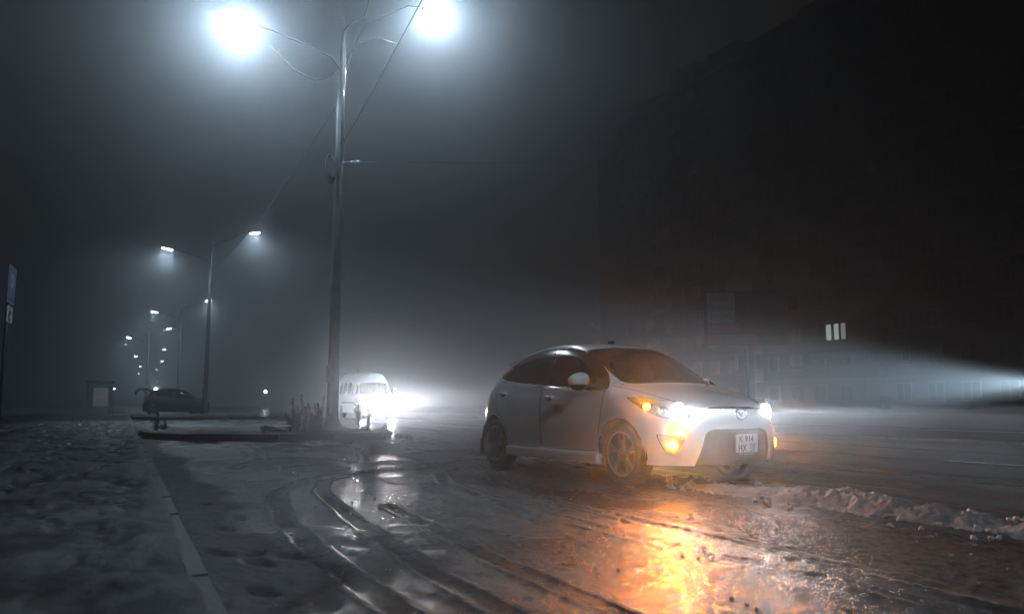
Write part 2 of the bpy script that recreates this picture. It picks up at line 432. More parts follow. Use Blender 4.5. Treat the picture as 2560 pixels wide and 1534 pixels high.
# painted lane lines: worn broken strips on the road
def lane(tt, s0, s1, w):
    bm = bmesh.new(); rr = random.Random(int(tt * 10) + int(s0)); s = s0
    while s < s1:
        L = rr.uniform(.12, .5)
        a = w * rr.uniform(.35, .5)
        vs = [bm.verts.new(W2(tt + p, q, .004)) for p, q in ((-a, s), (a, s), (a, min(s + L, s1)), (-a, min(s + L, s1)))]
        bm.faces.new(vs); s += L + (rr.uniform(.01, .12) if rr.random() < .5 else 0)
    return bm
LINE = mat('worn_line_paint', (.50, .51, .52), .6, noise=.6, nscale=14)
for i, (tt, a, b, w) in enumerate([(10.05, -6, 1.5, .14), (10.05, 3.5, 7.4, .14), (10.05, 13.5, 18, .14), (10.05, 24, 28.5, .14), (15.3, -8, 40, .13), (15.62, -8, 40, .13)]):
    o = from_bm('lane_marking', lane(tt, a, b, w), LINE); tag(o, kind='structure')

# kerbs: single stones
def stone_mesh(L, w, h, seed):
    bm = bmesh.new(); box(bm, (0, 0, 0), (L, w, h), bev=.006)
    rr = random.Random(seed)
    for v in bm.verts: v.co += Vector((rr.uniform(-.002, .002), rr.uniform(-.003, .003), rr.uniform(-.003, .003)))
    me = bpy.data.meshes.new('kerb_stone'); bmesh.ops.recalc_face_normals(bm, faces=bm.faces); bm.to_mesh(me); bm.free(); me.materials.append(KERBM); return me
SM = [stone_mesh(.99, .145, .30, k) for k in range(4)]
def kerb(pts, top, wid=.145):
    k = bpy.data.objects.new('kerb', None); C.objects.link(k); k['kind'] = 'structure'
    rr = random.Random(3)
    for a, b in zip(pts[:-1], pts[1:]):
        A = W2(*a); B = W2(*b); d = (B - A); L = d.length; n = max(1, round(L)); ang = math.atan2(d.y, d.x)
        for i in range(n):
            o = link('kerb_stone', SM[rr.randrange(4)], k)
            o.location = A + d * ((i + .5) / n) + Vector((0, 0, top - .15 + rr.uniform(-.006, .006)))
            o.rotation_euler = (rr.uniform(-.006, .006), rr.uniform(-.002, .002), ang + rr.uniform(-.002, .002)); o.scale = (L / n, wid / .145, 1)
kerb([(.30, 1.5), (.30, 57.5)], .085, .08)
IS1 = [(.36, 19.3), (1.2, 17.8), (2.9, 16.95), (4.9, 16.6), (5.25, 17.2)]
kerb(IS1, .145)
IS2 = [(.36, 42.2), (1.4, 39.9), (4.4, 39.6), (6.1, 40.3)]
kerb(IS2, .15)

# planting islands the poles stand on
def island(front, back, topz, seed, m):
    def h(T, Sg):
        mid = fbm(T * 2.5, Sg * 2.5, 4, seed); fine = fbm(T * 11, Sg * 11, 3, seed + 9)
        sn = sstep(.42, .6, mid) * .9
        return topz - .03 + .10 * (mid - .45) + .025 * fine, {'snow': sn, 'wet': .1}
    ts = np.arange(front[0][0], front[-1][0], .04); fs = np.interp(ts, [p[0] for p in front], [p[1] for p in front])
    q = np.linspace(0, 1, 90)
    T = np.tile(ts, (90, 1)); Sg = fs[None, :] + .05 + (back - fs[None, :]) * q[:, None]
    Z, A = h(T, Sg); Z = np.maximum(Z, .02); Z[-1, :] = -.03; Z[:, -1] = -.03; Z[:, -2] = .05
    X = RD.x * Sg + ND.x * T; Y = RD.y * Sg + ND.y * T
    co = np.stack([X, Y, Z], -1).reshape(-1, 3); ns, n_ = T.shape; i = np.arange(ns * n_).reshape(ns, n_)
    f = np.stack([i[:-1, :-1], i[:-1, 1:], i[1:, 1:], i[1:, :-1]], -1).reshape(-1, 4)
    me = bpy.data.meshes.new('planting_island'); me.from_pydata(co.tolist(), [], f.tolist())
    me.polygons.foreach_set('use_smooth', [True] * len(me.polygons))
    for k, v in A.items():
        at = me.attributes.new(k, 'FLOAT', 'POINT'); at.data.foreach_set('value', np.broadcast_to(v, T.shape).astype(np.float32).ravel())
    return tag(link('planting_island', me, None, m), kind='structure')
island(IS1, 21.5, .15, 501, EARTH)
island(IS2, 52, .15, 601, EARTH)

# ------------------------------------------------------------------ vehicle bodies: a smooth shell, then its panels cut out of it
NL = 5   # side levels a0..a4, then b1..b4 to the centre line
def shell(stations, front, rear, levels=3, capexp=2.3):
    """stations: front to rear, nine (x, y, z) each. front/rear: centre-line x for levels a0..a3 and top"""
    bm = bmesh.new(); L = []
    for side in (1, -1):
        pass
    cols = []
    for st in stations:
        left = [bm.verts.new(p) for p in st]
        right = [bm.verts.new((p[0], -p[1], p[2])) for p in st[:-1]]
        cols.append(left + right[::-1])
    n = len(cols[0])
    for i in range(len(cols) - 1):
        for j in range(n - 1): bm.faces.new((cols[i][j], cols[i + 1][j], cols[i + 1][j + 1], cols[i][j + 1]))
    for col, st, cx in ((cols[0], stations[0], front), (cols[-1], stations[-1], rear)):
        # rows from bottom to the top row
        top = [col[4 + j] for j in range(0, 5)] + [col[8 + j] for j in range(1, 5)]      # a4 b1 b2 b3 b4 b3' b2' b1' a4'
        ys = [st[4 + j][1] / st[4][1] for j in range(5)]; ys = ys + [-y for y in ys[:-1]][::-1]
        rows = []
        for k in range(4):
            px, py, pz = st[k]; row = [col[k]]
            for j in range(1, 8):
                f = abs(ys[j]); sg = 1 if ys[j] >= 0 else -1
                x = cx[k][0] + (px - cx[k][0]) * f ** capexp; z = cx[k][1] + (pz - cx[k][1]) * f ** 2
                row.append(bm.verts.new((x, sg * f * py, z)))
            row.append(col[n - 1 - k]); rows.append(row)
        rows.append(top)
        for k in range(4):
            for j in range(8): bm.faces.new((rows[k][j], rows[k][j + 1], rows[k + 1][j + 1], rows[k + 1][j]))
    bmesh.ops.recalc_face_normals(bm, faces=bm.faces)
    me = bpy.data.meshes.new('shell'); bm.to_mesh(me); bm.free()
    o = bpy.data.objects.new('shell', me); C.objects.link(o)
    md = o.modifiers.new('s', 'SUBSURF'); md.levels = levels; md.render_levels = levels
    bpy.context.view_layer.update()
    ev = bpy.data.meshes.new_from_object(o.evaluated_get(bpy.context.evaluated_depsgraph_get()))
    bpy.data.objects.remove(o)
    bm = bmesh.new(); bm.from_mesh(ev); bpy.data.meshes.remove(ev)
    bmesh.ops.delete(bm, geom=[f for f in bm.faces if f.calc_center_median().y < 0], context='FACES')
    bm.normal_update()
    if sum(f.normal.y for f in bm.faces) < 0: bmesh.ops.reverse_faces(bm, faces=bm.faces)
    bm.normal_update()
    bm.faces.layers.int.new('tag')
    return bm

SIDE = (Vector((1, 0, 0)), Vector((0, 0, 1)))
FRONT = (Vector((0, 1, 0)), Vector((0, 0, 1)))
TOP = (Vector((1, 0, 0)), Vector((0, 1, 0)))
DIAG = (Vector((.8, -.6, 0)), Vector((0, 0, 1)))
RDIAG = (Vector((-.6, -.8, 0)), Vector((0, 0, 1)))
def inside(poly, u, v):
    c = False; j = len(poly) - 1
    for i in range(len(poly)):
        a, b = poly[i], poly[j]
        if (a[1] > v) != (b[1] > v) and u < (b[0] - a[0]) * (v - a[1]) / (b[1] - a[1]) + a[0]: c = not c
        j = i
    return c
def smooth_poly(pts, it=2):
    for _ in range(it):
        q = []
        for i in range(len(pts)):
            a, b = pts[i], pts[(i + 1) % len(pts)]
            q += [(a[0] * .75 + b[0] * .25, a[1] * .75 + b[1] * .25), (a[0] * .25 + b[0] * .75, a[1] * .25 + b[1] * .75)]
        pts = q
    return pts
def inset_poly(pts, d):
    ar = sum(pts[i][0] * pts[(i + 1) % len(pts)][1] - pts[(i + 1) % len(pts)][0] * pts[i][1] for i in range(len(pts)))
    sg = 1 if ar > 0 else -1; out = []
    for i in range(len(pts)):
        p, q, r_ = Vector(pts[i - 1]), Vector(pts[i]), Vector(pts[(i + 1) % len(pts)])
        e1 = (q - p).normalized(); e2 = (r_ - q).normalized()
        n_ = (Vector((-e1.y, e1.x)) + Vector((-e2.y, e2.x)))
        if n_.length < 1e-6: n_ = Vector((-e1.y, e1.x))
        n_.normalize(); k = max(.4, n_.dot(Vector((-e1.y, e1.x))))
        out.append(tuple(q + n_ * (sg * d / k)))
    return out
def cut(bm, poly, plane, filt, newtag, only=(0,)):
    U, V = plane; nrm = U.cross(V); ly = bm.faces.layers.int['tag']
    us = [p[0] for p in poly]; vs = [p[1] for p in poly]; mg = .05
    cand = set()
    for f in bm.faces:
        if f[ly] not in only: continue
        c = f.calc_center_median()
        u, v = c.dot(U), c.dot(V)
        if min(us) - mg < u < max(us) + mg and min(vs) - mg < v < max(vs) + mg and filt(c, f.normal): cand.add(f)
    for i in range(len(poly)):
        a = Vector((*poly[i], 0)); b = Vector((*poly[(i + 1) % len(poly)], 0)); d = b - a
        if d.length < 1e-6: continue
        dn = d.normalized(); near = []
        for f in cand:
            hit = False
            q = [((vv.co.dot(U)), (vv.co.dot(V))) for vv in f.verts]
            x0 = min(p[0] for p in q); x1 = max(p[0] for p in q); y0 = min(p[1] for p in q); y1 = max(p[1] for p in q)
            if x1 < min(a.x, b.x) or x0 > max(a.x, b.x) or y1 < min(a.y, b.y) or y0 > max(a.y, b.y): continue
            near.append(f)
        if not near: continue
        pn = (U * (-dn.y) + V * dn.x); pc = U * a.x + V * a.y
        es = set(); vs_ = set()
        for f in near: es.update(f.edges); vs_.update(f.verts)
        ret = bmesh.ops.bisect_plane(bm, geom=list(near) + list(es) + list(vs_), dist=1e-6, plane_co=pc, plane_no=pn)
        cand = {f for f in cand if f.is_valid}
        cand.update(e for e in ret['geom'] if isinstance(e, bmesh.types.BMFace) and e.is_valid)
    k = 0
    for f in cand:
        if f[ly] not in only: continue
        c = f.calc_center_median()
        if inside(poly, c.dot(U), c.dot(V)): f[ly] = newtag; k += 1
    return k
def outside_faces(bm, t):
    ly = bm.faces.layers.int['tag']; return [f for f in bm.faces if f[ly] == t]
def take(bm, tags, name, mats, parent, mirror='join', slots=None, offset=0, thick=0):
    """faces of the given tags as objects. mirror: 'join' one symmetric mesh, 'pair' two objects"""
    ly = bm.faces.layers.int['tag']
    def build(side):
        nb = bmesh.new(); mp = {}
        for f in bm.faces:
            if f[ly] not in tags: continue
            vv = []
            for v in f.verts:
                if v.index not in mp: mp[v.index] = nb.verts.new((v.co.x, v.co.y * side, v.co.z) if not offset else ((v.co + v.normal * offset).x, (v.co + v.normal * offset).y * side, (v.co + v.normal * offset).z))
                vv.append(mp[v.index])
            if side < 0: vv = vv[::-1]
            try: nf = nb.faces.new(vv)
            except ValueError: continue
            nf.smooth = True; nf.material_index = slots.get(f[ly], 0) if slots else 0
        return nb
    bm.verts.index_update(); bm.normal_update()
    outs = []
    if mirror == 'join':
        a = build(1); b = build(-1); me = bpy.data.meshes.new('t'); b.to_mesh(me); b.free(); a.from_mesh(me); bpy.data.meshes.remove(me)
        bmesh.ops.remove_doubles(a, verts=a.verts, dist=1e-5)
        outs.append(from_bm(name, a, mats, parent, recalc=False))
    else:
        for sd in (1, -1): outs.append(from_bm(name, build(sd), mats, parent, recalc=False))
    if thick:
        for o in outs:
            me = o.data; b2 = bmesh.new(); b2.from_mesh(me)
            ge = bmesh.ops.solidify(b2, geom=b2.faces[:], thickness=thick)
            b2.to_mesh(me); b2.free()
    return outs
def seam_lines(bm, loops, name, parent, width=.0035, m=None):
    pass

def surf_point(bm, plane, u, v, filt):
    U, V = plane; best = None
    for f in bm.faces:
        c = f.calc_center_median()
        if not filt(c, f.normal): continue
        d = (c.dot(U) - u) ** 2 + (c.dot(V) - v) ** 2
        if best is None or d < best[0]: best = (d, c.copy(), f.normal.copy())
    return best[1], best[2]

def arch_poly(cx, cz, r, n=40):
    """wheel opening: arc over the wheel, straight down to below the sill"""
    p = [(cx + r * math.cos(a), cz + r * math.sin(a)) for a in np.linspace(0, math.pi, n)]
    return p + [(cx - r * .97, -.1), (cx + r * .97, -.1)]

def wheel(parent, x, y, r=.292, rim=.215, w=.195, side=1, spokes=5, spokemat=None):
    sm = spokemat or ALLOY
    wo = bpy.data.objects.new('wheel', None); C.objects.link(wo); wo.parent = parent; wo.location = (x, y, r - .006)
    s = side
    bm = bmesh.new()
    prof = [(rim, -w * .46), (rim + .02, -w * .5), (r - .03, -w * .5), (r - .008, -w * .44), (r, -w * .36), (r, w * .36), (r - .008, w * .44), (r - .03, w * .5), (rim + .02, w * .5), (rim, w * .46)]
    lathe(bm, prof, 56)
    for k in range(56):      # tread blocks' grooves
        a = 2 * math.pi * (k + .5) / 56
        box(bm, (r * math.cos(a) * 1.002, 0, r * math.sin(a) * 1.002), (.006, w * .74, .012), Matrix.Rotation(-a, 4, 'Y'))
    from_bm('tyre', bm, RUBBER, wo, smooth=True)
    bm = bmesh.new()
    o = s * w * .44
    lathe(bm, [(rim + .004, o), (rim + .002, o + s * .006), (rim - .012, o + s * .002), (rim - .02, o - s * .03), (rim - .03, o - s * .12), (rim - .05, -o)], 56)
    hub = .055
    for k in range(spokes):
        a0 = 2 * math.pi * k / spokes + math.pi / 2
        for da in (-.19, .19):
            p0 = a0 + da * .55; p1 = a0 + da
            q = []
            for (rr, aa, ww, dep) in ((hub * .6, p0, .022, -.012), (hub * 1.6, p0, .017, -.010), (rim * .62, (p0 + p1) / 2, .014, -.006), (rim - .014, p1, .015, -.010)):
                cx, cz = rr * math.cos(aa), rr * math.sin(aa); tx, tz = -math.sin(aa), math.cos(aa)
                q.append([bm.verts.new((cx + tx * ww * e, o + s * (dep + dd), cz + tz * ww * e)) for e, dd in ((-1, -.03), (-.7, 0), (.7, 0), (1, -.03))])
            for i in range(3):
                for j in range(3): bm.faces.new((q[i][j], q[i][j + 1], q[i + 1][j + 1], q[i + 1][j]))
    lathe(bm, [(hub + .012, o - s * .03), (hub + .006, o - s * .008), (hub - .01, o - s * .002), (.026, o), (.024, o + s * .004), (.001, o + s * .005)], 28)
    from_bm('rim', bm, sm, wo, smooth=False)
    bm = bmesh.new()
    lathe(bm, [(.135, -s * .01), (.135, s * .012), (.05, s * .014), (.001, s * .014)], 32)
    from_bm('brake_disc', bm, mat('brake_disc', (.12, .11, .10), .45, .9), wo)
    bm = bmesh.new()
    for k in range(5):
        a = 2 * math.pi * k / 5 + .3; cyl(bm, (hub * .7 * math.cos(a), o - s * .008, hub * .7 * math.sin(a)), (hub * .7 * math.cos(a), o + s * .003, hub * .7 * math.sin(a)), .007, 6)
    from_bm('wheel_nuts', bm, GREY, wo)['kind'] = 'stuff'
    return wo

# ------------------------------------------------------------------ the white hatchback
HATCH_ST = [
 # a0 a1 a2 a3 a4 | b1 b2 b3 b4
 [(1.83,.62,.205),(1.86,.645,.32),(1.87,.655,.47),(1.85,.645,.60),(1.79,.615,.735), (1.855,.47,.742),(1.90,.33,.748),(1.935,.17,.752),(1.945,0,.754)],
 [(1.69,.745,.205),(1.69,.775,.32),(1.69,.785,.48),(1.67,.775,.62),(1.62,.725,.775), (1.66,.585,.820),(1.72,.41,.836),(1.745,.21,.846),(1.75,0,.848)],
 [(1.50,.800,.205),(1.50,.825,.32),(1.50,.838,.50),(1.48,.832,.66),(1.42,.775,.825), (1.42,.64,.885),(1.44,.44,.900),(1.45,.22,.910),(1.455,0,.912)],
 [(1.245,.815,.205),(1.245,.838,.32),(1.245,.852,.52),(1.245,.848,.69),(1.22,.790,.868), (1.20,.67,.930),(1.22,.47,.948),(1.23,.24,.958),(1.235,0,.960)],
 [(1.0,.805,.20),(1.0,.832,.32),(1.0,.848,.52),(1.0,.842,.71),(1.00,.800,.895), (.97,.70,.965),(1.07,.50,.985),(1.115,.26,.996),(1.125,0,1.00)],
 [(.75,.795,.20),(.75,.825,.32),(.75,.843,.52),(.75,.838,.72),(.75,.805,.905), (.72,.655,1.115),(.80,.46,1.145),(.83,.24,1.165),(.84,0,1.17)],
 [(.45,.79,.20),(.45,.82,.32),(.45,.84,.53),(.45,.836,.73),(.45,.805,.920), (.43,.600,1.300),(.50,.43,1.325),(.525,.22,1.342),(.53,0,1.347)],
 [(.15,.79,.20),(.15,.82,.32),(.15,.84,.53),(.15,.838,.74),(.15,.805,.940), (.13,.572,1.400),(.20,.41,1.432),(.215,.21,1.446),(.22,0,1.45)],
 [(-.2,.79,.20),(-.2,.82,.32),(-.2,.842,.53),(-.2,.842,.75),(-.2,.805,.965), (-.2,.565,1.430),(-.2,.40,1.466),(-.2,.20,1.480),(-.2,0,1.484)],
 [(-.55,.79,.20),(-.55,.82,.32),(-.55,.845,.53),(-.55,.845,.77),(-.55,.80,.99), (-.55,.558,1.418),(-.55,.395,1.458),(-.55,.20,1.474),(-.55,0,1.478)],
 [(-.88,.80,.20),(-.88,.83,.32),(-.88,.85,.53),(-.88,.85,.78),(-.88,.79,1.015), (-.90,.545,1.375),(-.90,.385,1.422),(-.90,.195,1.440),(-.90,0,1.445)],
 [(-1.15,.81,.20),(-1.15,.838,.32),(-1.15,.855,.54),(-1.15,.85,.79),(-1.15,.775,1.04), (-1.20,.53,1.315),(-1.20,.375,1.372),(-1.20,.19,1.392),(-1.20,0,1.397)],
 [(-1.36,.80,.21),(-1.37,.822,.33),(-1.37,.84,.55),(-1.37,.825,.80),(-1.34,.745,1.055), (-1.36,.51,1.245),(-1.39,.365,1.318),(-1.40,.185,1.340),(-1.405,0,1.345)],
 [(-1.54,.75,.22),(-1.56,.775,.34),(-1.56,.79,.56),(-1.53,.775,.80),(-1.46,.705,1.03), (-1.475,.50,1.140),(-1.485,.37,1.19),(-1.49,.19,1.21),(-1.495,0,1.215)],
 [(-1.66,.66,.23),(-1.69,.68,.35),(-1.70,.69,.57),(-1.64,.69,.78),(-1.56,.64,.97), (-1.58,.47,1.01),(-1.595,.35,1.03),(-1.605,.18,1.04),(-1.61,0,1.045)],
]
HATCH_F = [(2.0, .20), (2.035, .31), (2.045, .44), (2.015, .60)]
HATCH_R = [(-1.78, .23), (-1.83, .36), (-1.84, .56), (-1.76, .78)]

def hatchback(label, group=None, lit=True, paint=None, raised_gate=False, name='hatchback_car'):
    paint = paint or PAINT
    car = thing(name, label, 'car', group=group)
    bm = shell(HATCH_ST, HATCH_F, HATCH_R)
    yp = lambda c, n: n.y > .12
    # wheel openings
    for cx in (1.245, -1.245):
        cut(bm, arch_poly(cx, .292, .342), SIDE, lambda c, n: c.y > .35 and n.y > .05, 99)
    bmesh.ops.delete(bm, geom=outside_faces(bm, 99), context='FACES')
    # glass house
    dlo = smooth_poly([(1.00,.915),(.93,.985),(.78,1.095),(.58,1.215),(.36,1.318),(.12,1.372),(-.20,1.392),(-.55,1.378),(-.88,1.325),(-1.10,1.235),(-1.25,1.135),(-1.27,1.105),(-1.17,1.055),(-.85,1.020),(-.4,.985),(.1,.952),(.55,.928),(.90,.908)], 1)
    cut(bm, dlo, SIDE, yp, 1)
    fw = smooth_poly([(.80,.945),(.82,1.04),(.58,1.190),(.36,1.292),(.12,1.346),(-.12,1.364),(-.155,1.355),(-.115,1.00),(-.09,.985),(.3,.958)], 1)
    rw = smooth_poly([(-.175,.995),(-.215,1.35),(-.24,1.366),(-.55,1.352),(-.86,1.300),(-1.04,1.222),(-1.19,1.13),(-1.13,1.072),(-.85,1.042),(-.4,1.008)], 1)
    cut(bm, fw, SIDE, yp, 2, (1,)); cut(bm, rw, SIDE, yp, 3, (1,))
    dtop = [(.90,1.04),(.78,1.12),(.58,1.24),(.36,1.345),(.12,1.40),(-.20,1.42),(-.205,1.30),(.02,1.300),(.14,1.288),(.34,1.242),(.56,1.140),(.75,1.02)]
    cut(bm, dtop, SIDE, yp, 12, (1, 2)); cut(bm, [(-.215,1.42),(-.55,1.41),(-.90,1.36),(-1.14,1.26),(-1.10,1.17),(-.86,1.255),(-.55,1.293),(-.215,1.30)], SIDE, yp, 13, (1, 3))
    # windscreen (seen from the front) with its printed border
    tp = lambda c, n: n.z > .2 and n.x > .08
    ws = [(-.1,.985),(.30,.978),(.50,.968),(.575,.972),(.60,.995),(.588,1.10),(.558,1.25),(.545,1.305),(.53,1.338),(.47,1.358),(.22,1.380),(-.1,1.385)]
    cut(bm, ws, FRONT, lambda c, n: n.x > .22 and n.z > .2 and .15 < c.x < 1.2, 4)
    ws2 = [(-.1,1.004),(.30,.998),(.50,.990),(.565,.994),(.578,1.01),(.566,1.10),(.537,1.25),(.522,1.305),(.505,1.325),(.45,1.340),(.22,1.360),(-.1,1.365)]
    cut(bm, ws2, FRONT, lambda c, n: n.x > .22 and n.z > .2 and .15 < c.x < 1.2, 5, (4,))
    # rear window
    rg = [(-.1,1.08),(.40,1.08),(.49,1.10),(.44,1.25),(.38,1.30),(-.1,1.315)]
    cut(bm, rg, FRONT, lambda c, n: n.x < -.2 and c.x < -1.3, 6)
    # headlights, tail lights
    hl = smooth_poly([(.57,.822),(.595,.836),(.76,.828),(.95,.798),(1.10,.762),(1.225,.712),(1.245,.668),(1.21,.630),(1.08,.618),(.94,.642),(.78,.705),(.66,.772)], 1)
    hf = lambda c, n: c.x > 1.2 and c.y > .3 and (n.x * .6 + n.y * .8) > .15
    cut(bm, hl, DIAG, hf, 7)
    tl = smooth_poly([(.28,.70),(.32,.78),(.36,1.0),(.42,1.04),(.50,1.0),(.50,.76),(.42,.70)], 1)
    U = RDIAG[0]
    cut(bm, [(a - .0, b) for a, b in [(.22,.78),(.30,.74),(.44,.76),(.47,.86),(.46,1.0),(.40,1.02),(.33,.96),(.25,.86)]], RDIAG, lambda c, n: c.x < -1.3 and c.y > .4, 8)
    # grille mouth, upper slot, fog lamp pocket
    gm = [(-.1,.535),(.30,.535),(.345,.528),(.378,.512),(.402,.485),(.418,.45),(.432,.40),(.450,.33),(.468,.26),(.487,.17),(.48,.1),(-.1,.1)]
    cut(bm, gm, FRONT, lambda c, n: c.x > 1.6, 9)
    cut(bm, [(-.1,.742),(.26,.738),(.33,.733),(.26,.722),(-.1,.716)], FRONT, lambda c, n: c.x > 1.6, 10)
    fg = smooth_poly([(.90,.488),(.94,.492),(1.15,.478),(1.175,.455),(1.14,.39),(1.08,.300),(1.02,.300),(.955,.37)], 1)
    cut(bm, fg, DIAG, lambda c, n: c.x > 1.3 and c.y > .3 and (n.x * .6 + n.y * .8) > .15, 11)
    # panels with their gaps
    fd = [(.945,.90),(.975,.80),(.955,.60),(.90,.36),(.87,.30),(-.10,.285),(-.155,.31),(-.165,.985),(-.17,1.0),(.93,.90)]
    fdl = [(.965,.90),(.975,.80),(.955,.60),(.90,.36),(.87,.295),(-.11,.285),(-.16,.31),(-.165,.955),(-.18,.9825),(.30,.939)]
    for outl, t in ((fdl, 20), ([(-.18,.955),(-.175,.31),(-.20,.287),(-.80,.285),(-.86,.32),(-.93,.50),(-1.02,.60),(-1.13,.66),(-1.20,.80),(-1.22,1.04),(-.85,1.012),(-.4,.975)], 21)):
        cut(bm, outl, SIDE, yp, 30); cut(bm, inset_poly(outl, .0065), SIDE, yp, t, (30,))
    hd = [(.985,-.1),(.985,.62),(.97,.69),(1.02,.715),(1.2,.685),(1.42,.655),(1.62,.60),(1.76,.53),(1.86,.45),(1.905,.33),(1.935,.17),(1.945,-.1)]
    tf = lambda c, n: n.z > .3 and c.z > .68 and c.x > .9
    cut(bm, hd, TOP, tf, 30); cut(bm, inset_poly(hd, .007), TOP, tf, 22, (30,))

    slots = {0: 0, 30: 1}
    take(bm, (0, 30), 'body', [paint, SEAM], car, slots=slots)
    take(bm, (1,), 'window_surround', [TRIM], car, 'pair', offset=.002)
    take(bm, (2,), 'front_side_window', [TINT], car, 'pair'); take(bm, (3,), 'rear_side_window', [TINT], car, 'pair')
    take(bm, (12,), 'rain_deflector', [TRIM], car, 'pair', offset=.014); take(bm, (13,), 'rain_deflector', [TRIM], car, 'pair', offset=.014)
    take(bm, (4,), 'windscreen_border', [TRIM], car, offset=.001)
    take(bm, (5,), 'windscreen', [WSGLASS], car)
    take(bm, (6,), 'rear_window', [TINT], car)
    take(bm, (8,), 'tail_light', [REDL], car, 'pair', offset=.003)
    take(bm, (9,), 'lower_grille', [GRILLE], car, offset=-.02)
    take(bm, (10,), 'upper_grille', [SEAM], car, offset=-.012)
    take(bm, (20,), 'front_door', [paint], car, 'pair'); take(bm, (21,), 'rear_door', [paint], car, 'pair')
    take(bm, (22,), 'bonnet', [paint], car)
    # lamp units
    pts = {}
    for nm, u, v in (('main', 1.10, .695), ('high', .945, .722), ('turn', .79, .765)):
        pts[nm] = surf_point(bm, DIAG, u, v, hf)
    pts['fog'] = surf_point(bm, DIAG, 1.055, .392, lambda c, n: c.x > 1.3 and c.y > .3)
    for sd, (lens, house) in zip((1, -1), zip(take(bm, (7,), 'headlight', [LENS], car, 'pair', offset=.001), take(bm, (7,), 'lamp_housing', [HOUSE], None, 'pair', offset=-.075))):
        house.parent = lens
        bmw = bmesh.new(); bmw.from_mesh(lens.data)       # side wall between lens and housing
        hb = bmesh.new(); hb.from_mesh(house.data)
        be = [e for e in bmw.edges if e.is_boundary]
        wv = bmesh.new(); mp = {}
        bmw.verts.ensure_lookup_table(); hb.verts.ensure_lookup_table()
        for e in be:
            q = []
            for v in e.verts: q.append(v.index)
            a, b = q
            try: wv.faces.new([wv.verts.new(bmw.verts[a].co), wv.verts.new(bmw.verts[b].co), wv.verts.new(hb.verts[b].co), wv.verts.new(hb.verts[a].co)])
            except (ValueError, IndexError): pass
        bmw.free(); hb.free(); from_bm('lamp_rim', wv, HOUSE, lens)
        M = lambda p: Vector((p.x, p.y * sd, p.z))
        for nm, rad, m, dep in (('main', .075, HEADW if lit else MIRRORG, .035), ('high', .034, MIRRORG, .04), ('turn', .034, AMBER if lit else MIRRORG, .030)):
            p, n = pts[nm]; p = M(p); n = M(n); ax = Vector((1, .10 * sd, 0)).normalized()
            if nm == 'turn': ax = Vector((.75, .65 * sd, 0)).normalized()
            o = p - n * dep
            b_ = bmesh.new(); lathe(b_, [(rad * 1.25, .018), (rad * 1.2, 0), (rad * .8, -.02), (rad * .3, -.03)], 20, 'Z')
            bo = from_bm('reflector_bowl', b_, MIRRORG, lens, smooth=True); bo.location = o; bo.rotation_euler = ax.to_track_quat('Z', 'Y').to_euler()
            b_ = bmesh.new(); bmesh.ops.create_uvsphere(b_, u_segments=16, v_segments=10, radius=rad * (.9 if nm == 'main' else .42 if nm == 'high' else .85)); bmesh.ops.scale(b_, vec=(1, 1, .55), verts=b_.verts)
            bo = from_bm('bulb', b_, m, lens, smooth=True); bo.location = o; bo.rotation_euler = bo.rotation_euler = ax.to_track_quat('Z', 'Y').to_euler()
        if lit:
            p, n = pts['main']; p = M(p); n = M(n)
            spot('dipped_beam', lens, p + n * .015, Vector((1, .04 * sd, -.0)), K_HEAD, (.90, .95, 1.0), 165, 1, .03, beam=(.46, .004, .05, .0025))
            spot('lamp_spill', lens, p + n * .022, Vector((.6, -.5 * sd, -.15)), K_SPILL, (.90, .95, 1.0), 175, 1, .035)
            p, n = pts['turn']; p = M(p); n = M(n)
            spot('indicator_light', lens, p + n * .04, Vector((.7, .7 * sd, -.1)), 60, (1, .26, .006), 170, 1, .04)
    for sd, pk in zip((1, -1), take(bm, (11,), 'fog_lamp_pocket', [POCKET], car, 'pair', offset=-.03)):
        M = lambda p: Vector((p.x, p.y * sd, p.z))
        p, n = pts['fog']; p = M(p); n = M(n)
        b_ = bmesh.new(); bmesh.ops.create_uvsphere(b_, u_segments=20, v_segments=12, radius=.046); bmesh.ops.scale(b_, vec=(1, 1, .45), verts=b_.verts)
        fo = from_bm('fog_lamp', b_, AMBERH if lit else MIRRORG, pk, smooth=True); fo.location = p - n * .012
        fo.rotation_euler = Vector((1, .35 * sd, 0)).to_track_quat('Z', 'Y').to_euler()
        if lit:
            spot('fog_beam', pk, p + n * .006, Vector((1, .12 * sd, -.02)), K_FOGB, (1.0, .25, .003), 170, 1, .03, beam=(.85, .09, .10, .01))
            spot('fog_spill', pk, p + n * .06, Vector((.55, .2 * sd, .75)), K_FOGS, (1.0, .24, .002), 165, 1, .035)
    bm.free()
    # gutter: dark floor, inner arches, cabin
    b_ = bmesh.new()
    box(b_, (.05, 0, .26), (3.2, 1.20, .10)); box(b_, (-.0, 0, .30), (1.85, 1.5, .16)); box(b_, (1.62, 0, .32), (.40, .80, .22)); box(b_, (-1.55, 0, .38), (.25, 1.15, .26))
    box(b_, (1.30, 0, .60), (.62, 1.16, .40)); box(b_, (-1.3, 0, .66), (.55, 1.22, .50))
    for cx in (1.245, -1.245):
        for sd in (1, -1):
            prof = [((cx + .36 * math.cos(a), .30 + .36 * math.sin(a))) for a in np.linspace(-.15, math.pi + .15, 20)]
            r0 = [b_.verts.new((x, sd * .80, z)) for x, z in prof]; r1 = [b_.verts.new((x, sd * .45, z)) for x, z in prof]
            for i in range(19): b_.faces.new((r0[i], r0[i + 1], r1[i + 1], r1[i]))
            b_.faces.new(r1)
    from_bm('underbody', b_, SEAM, car)
    # arch lips
    b_ = bmesh.new()
    # cabin
    b_ = bmesh.new()
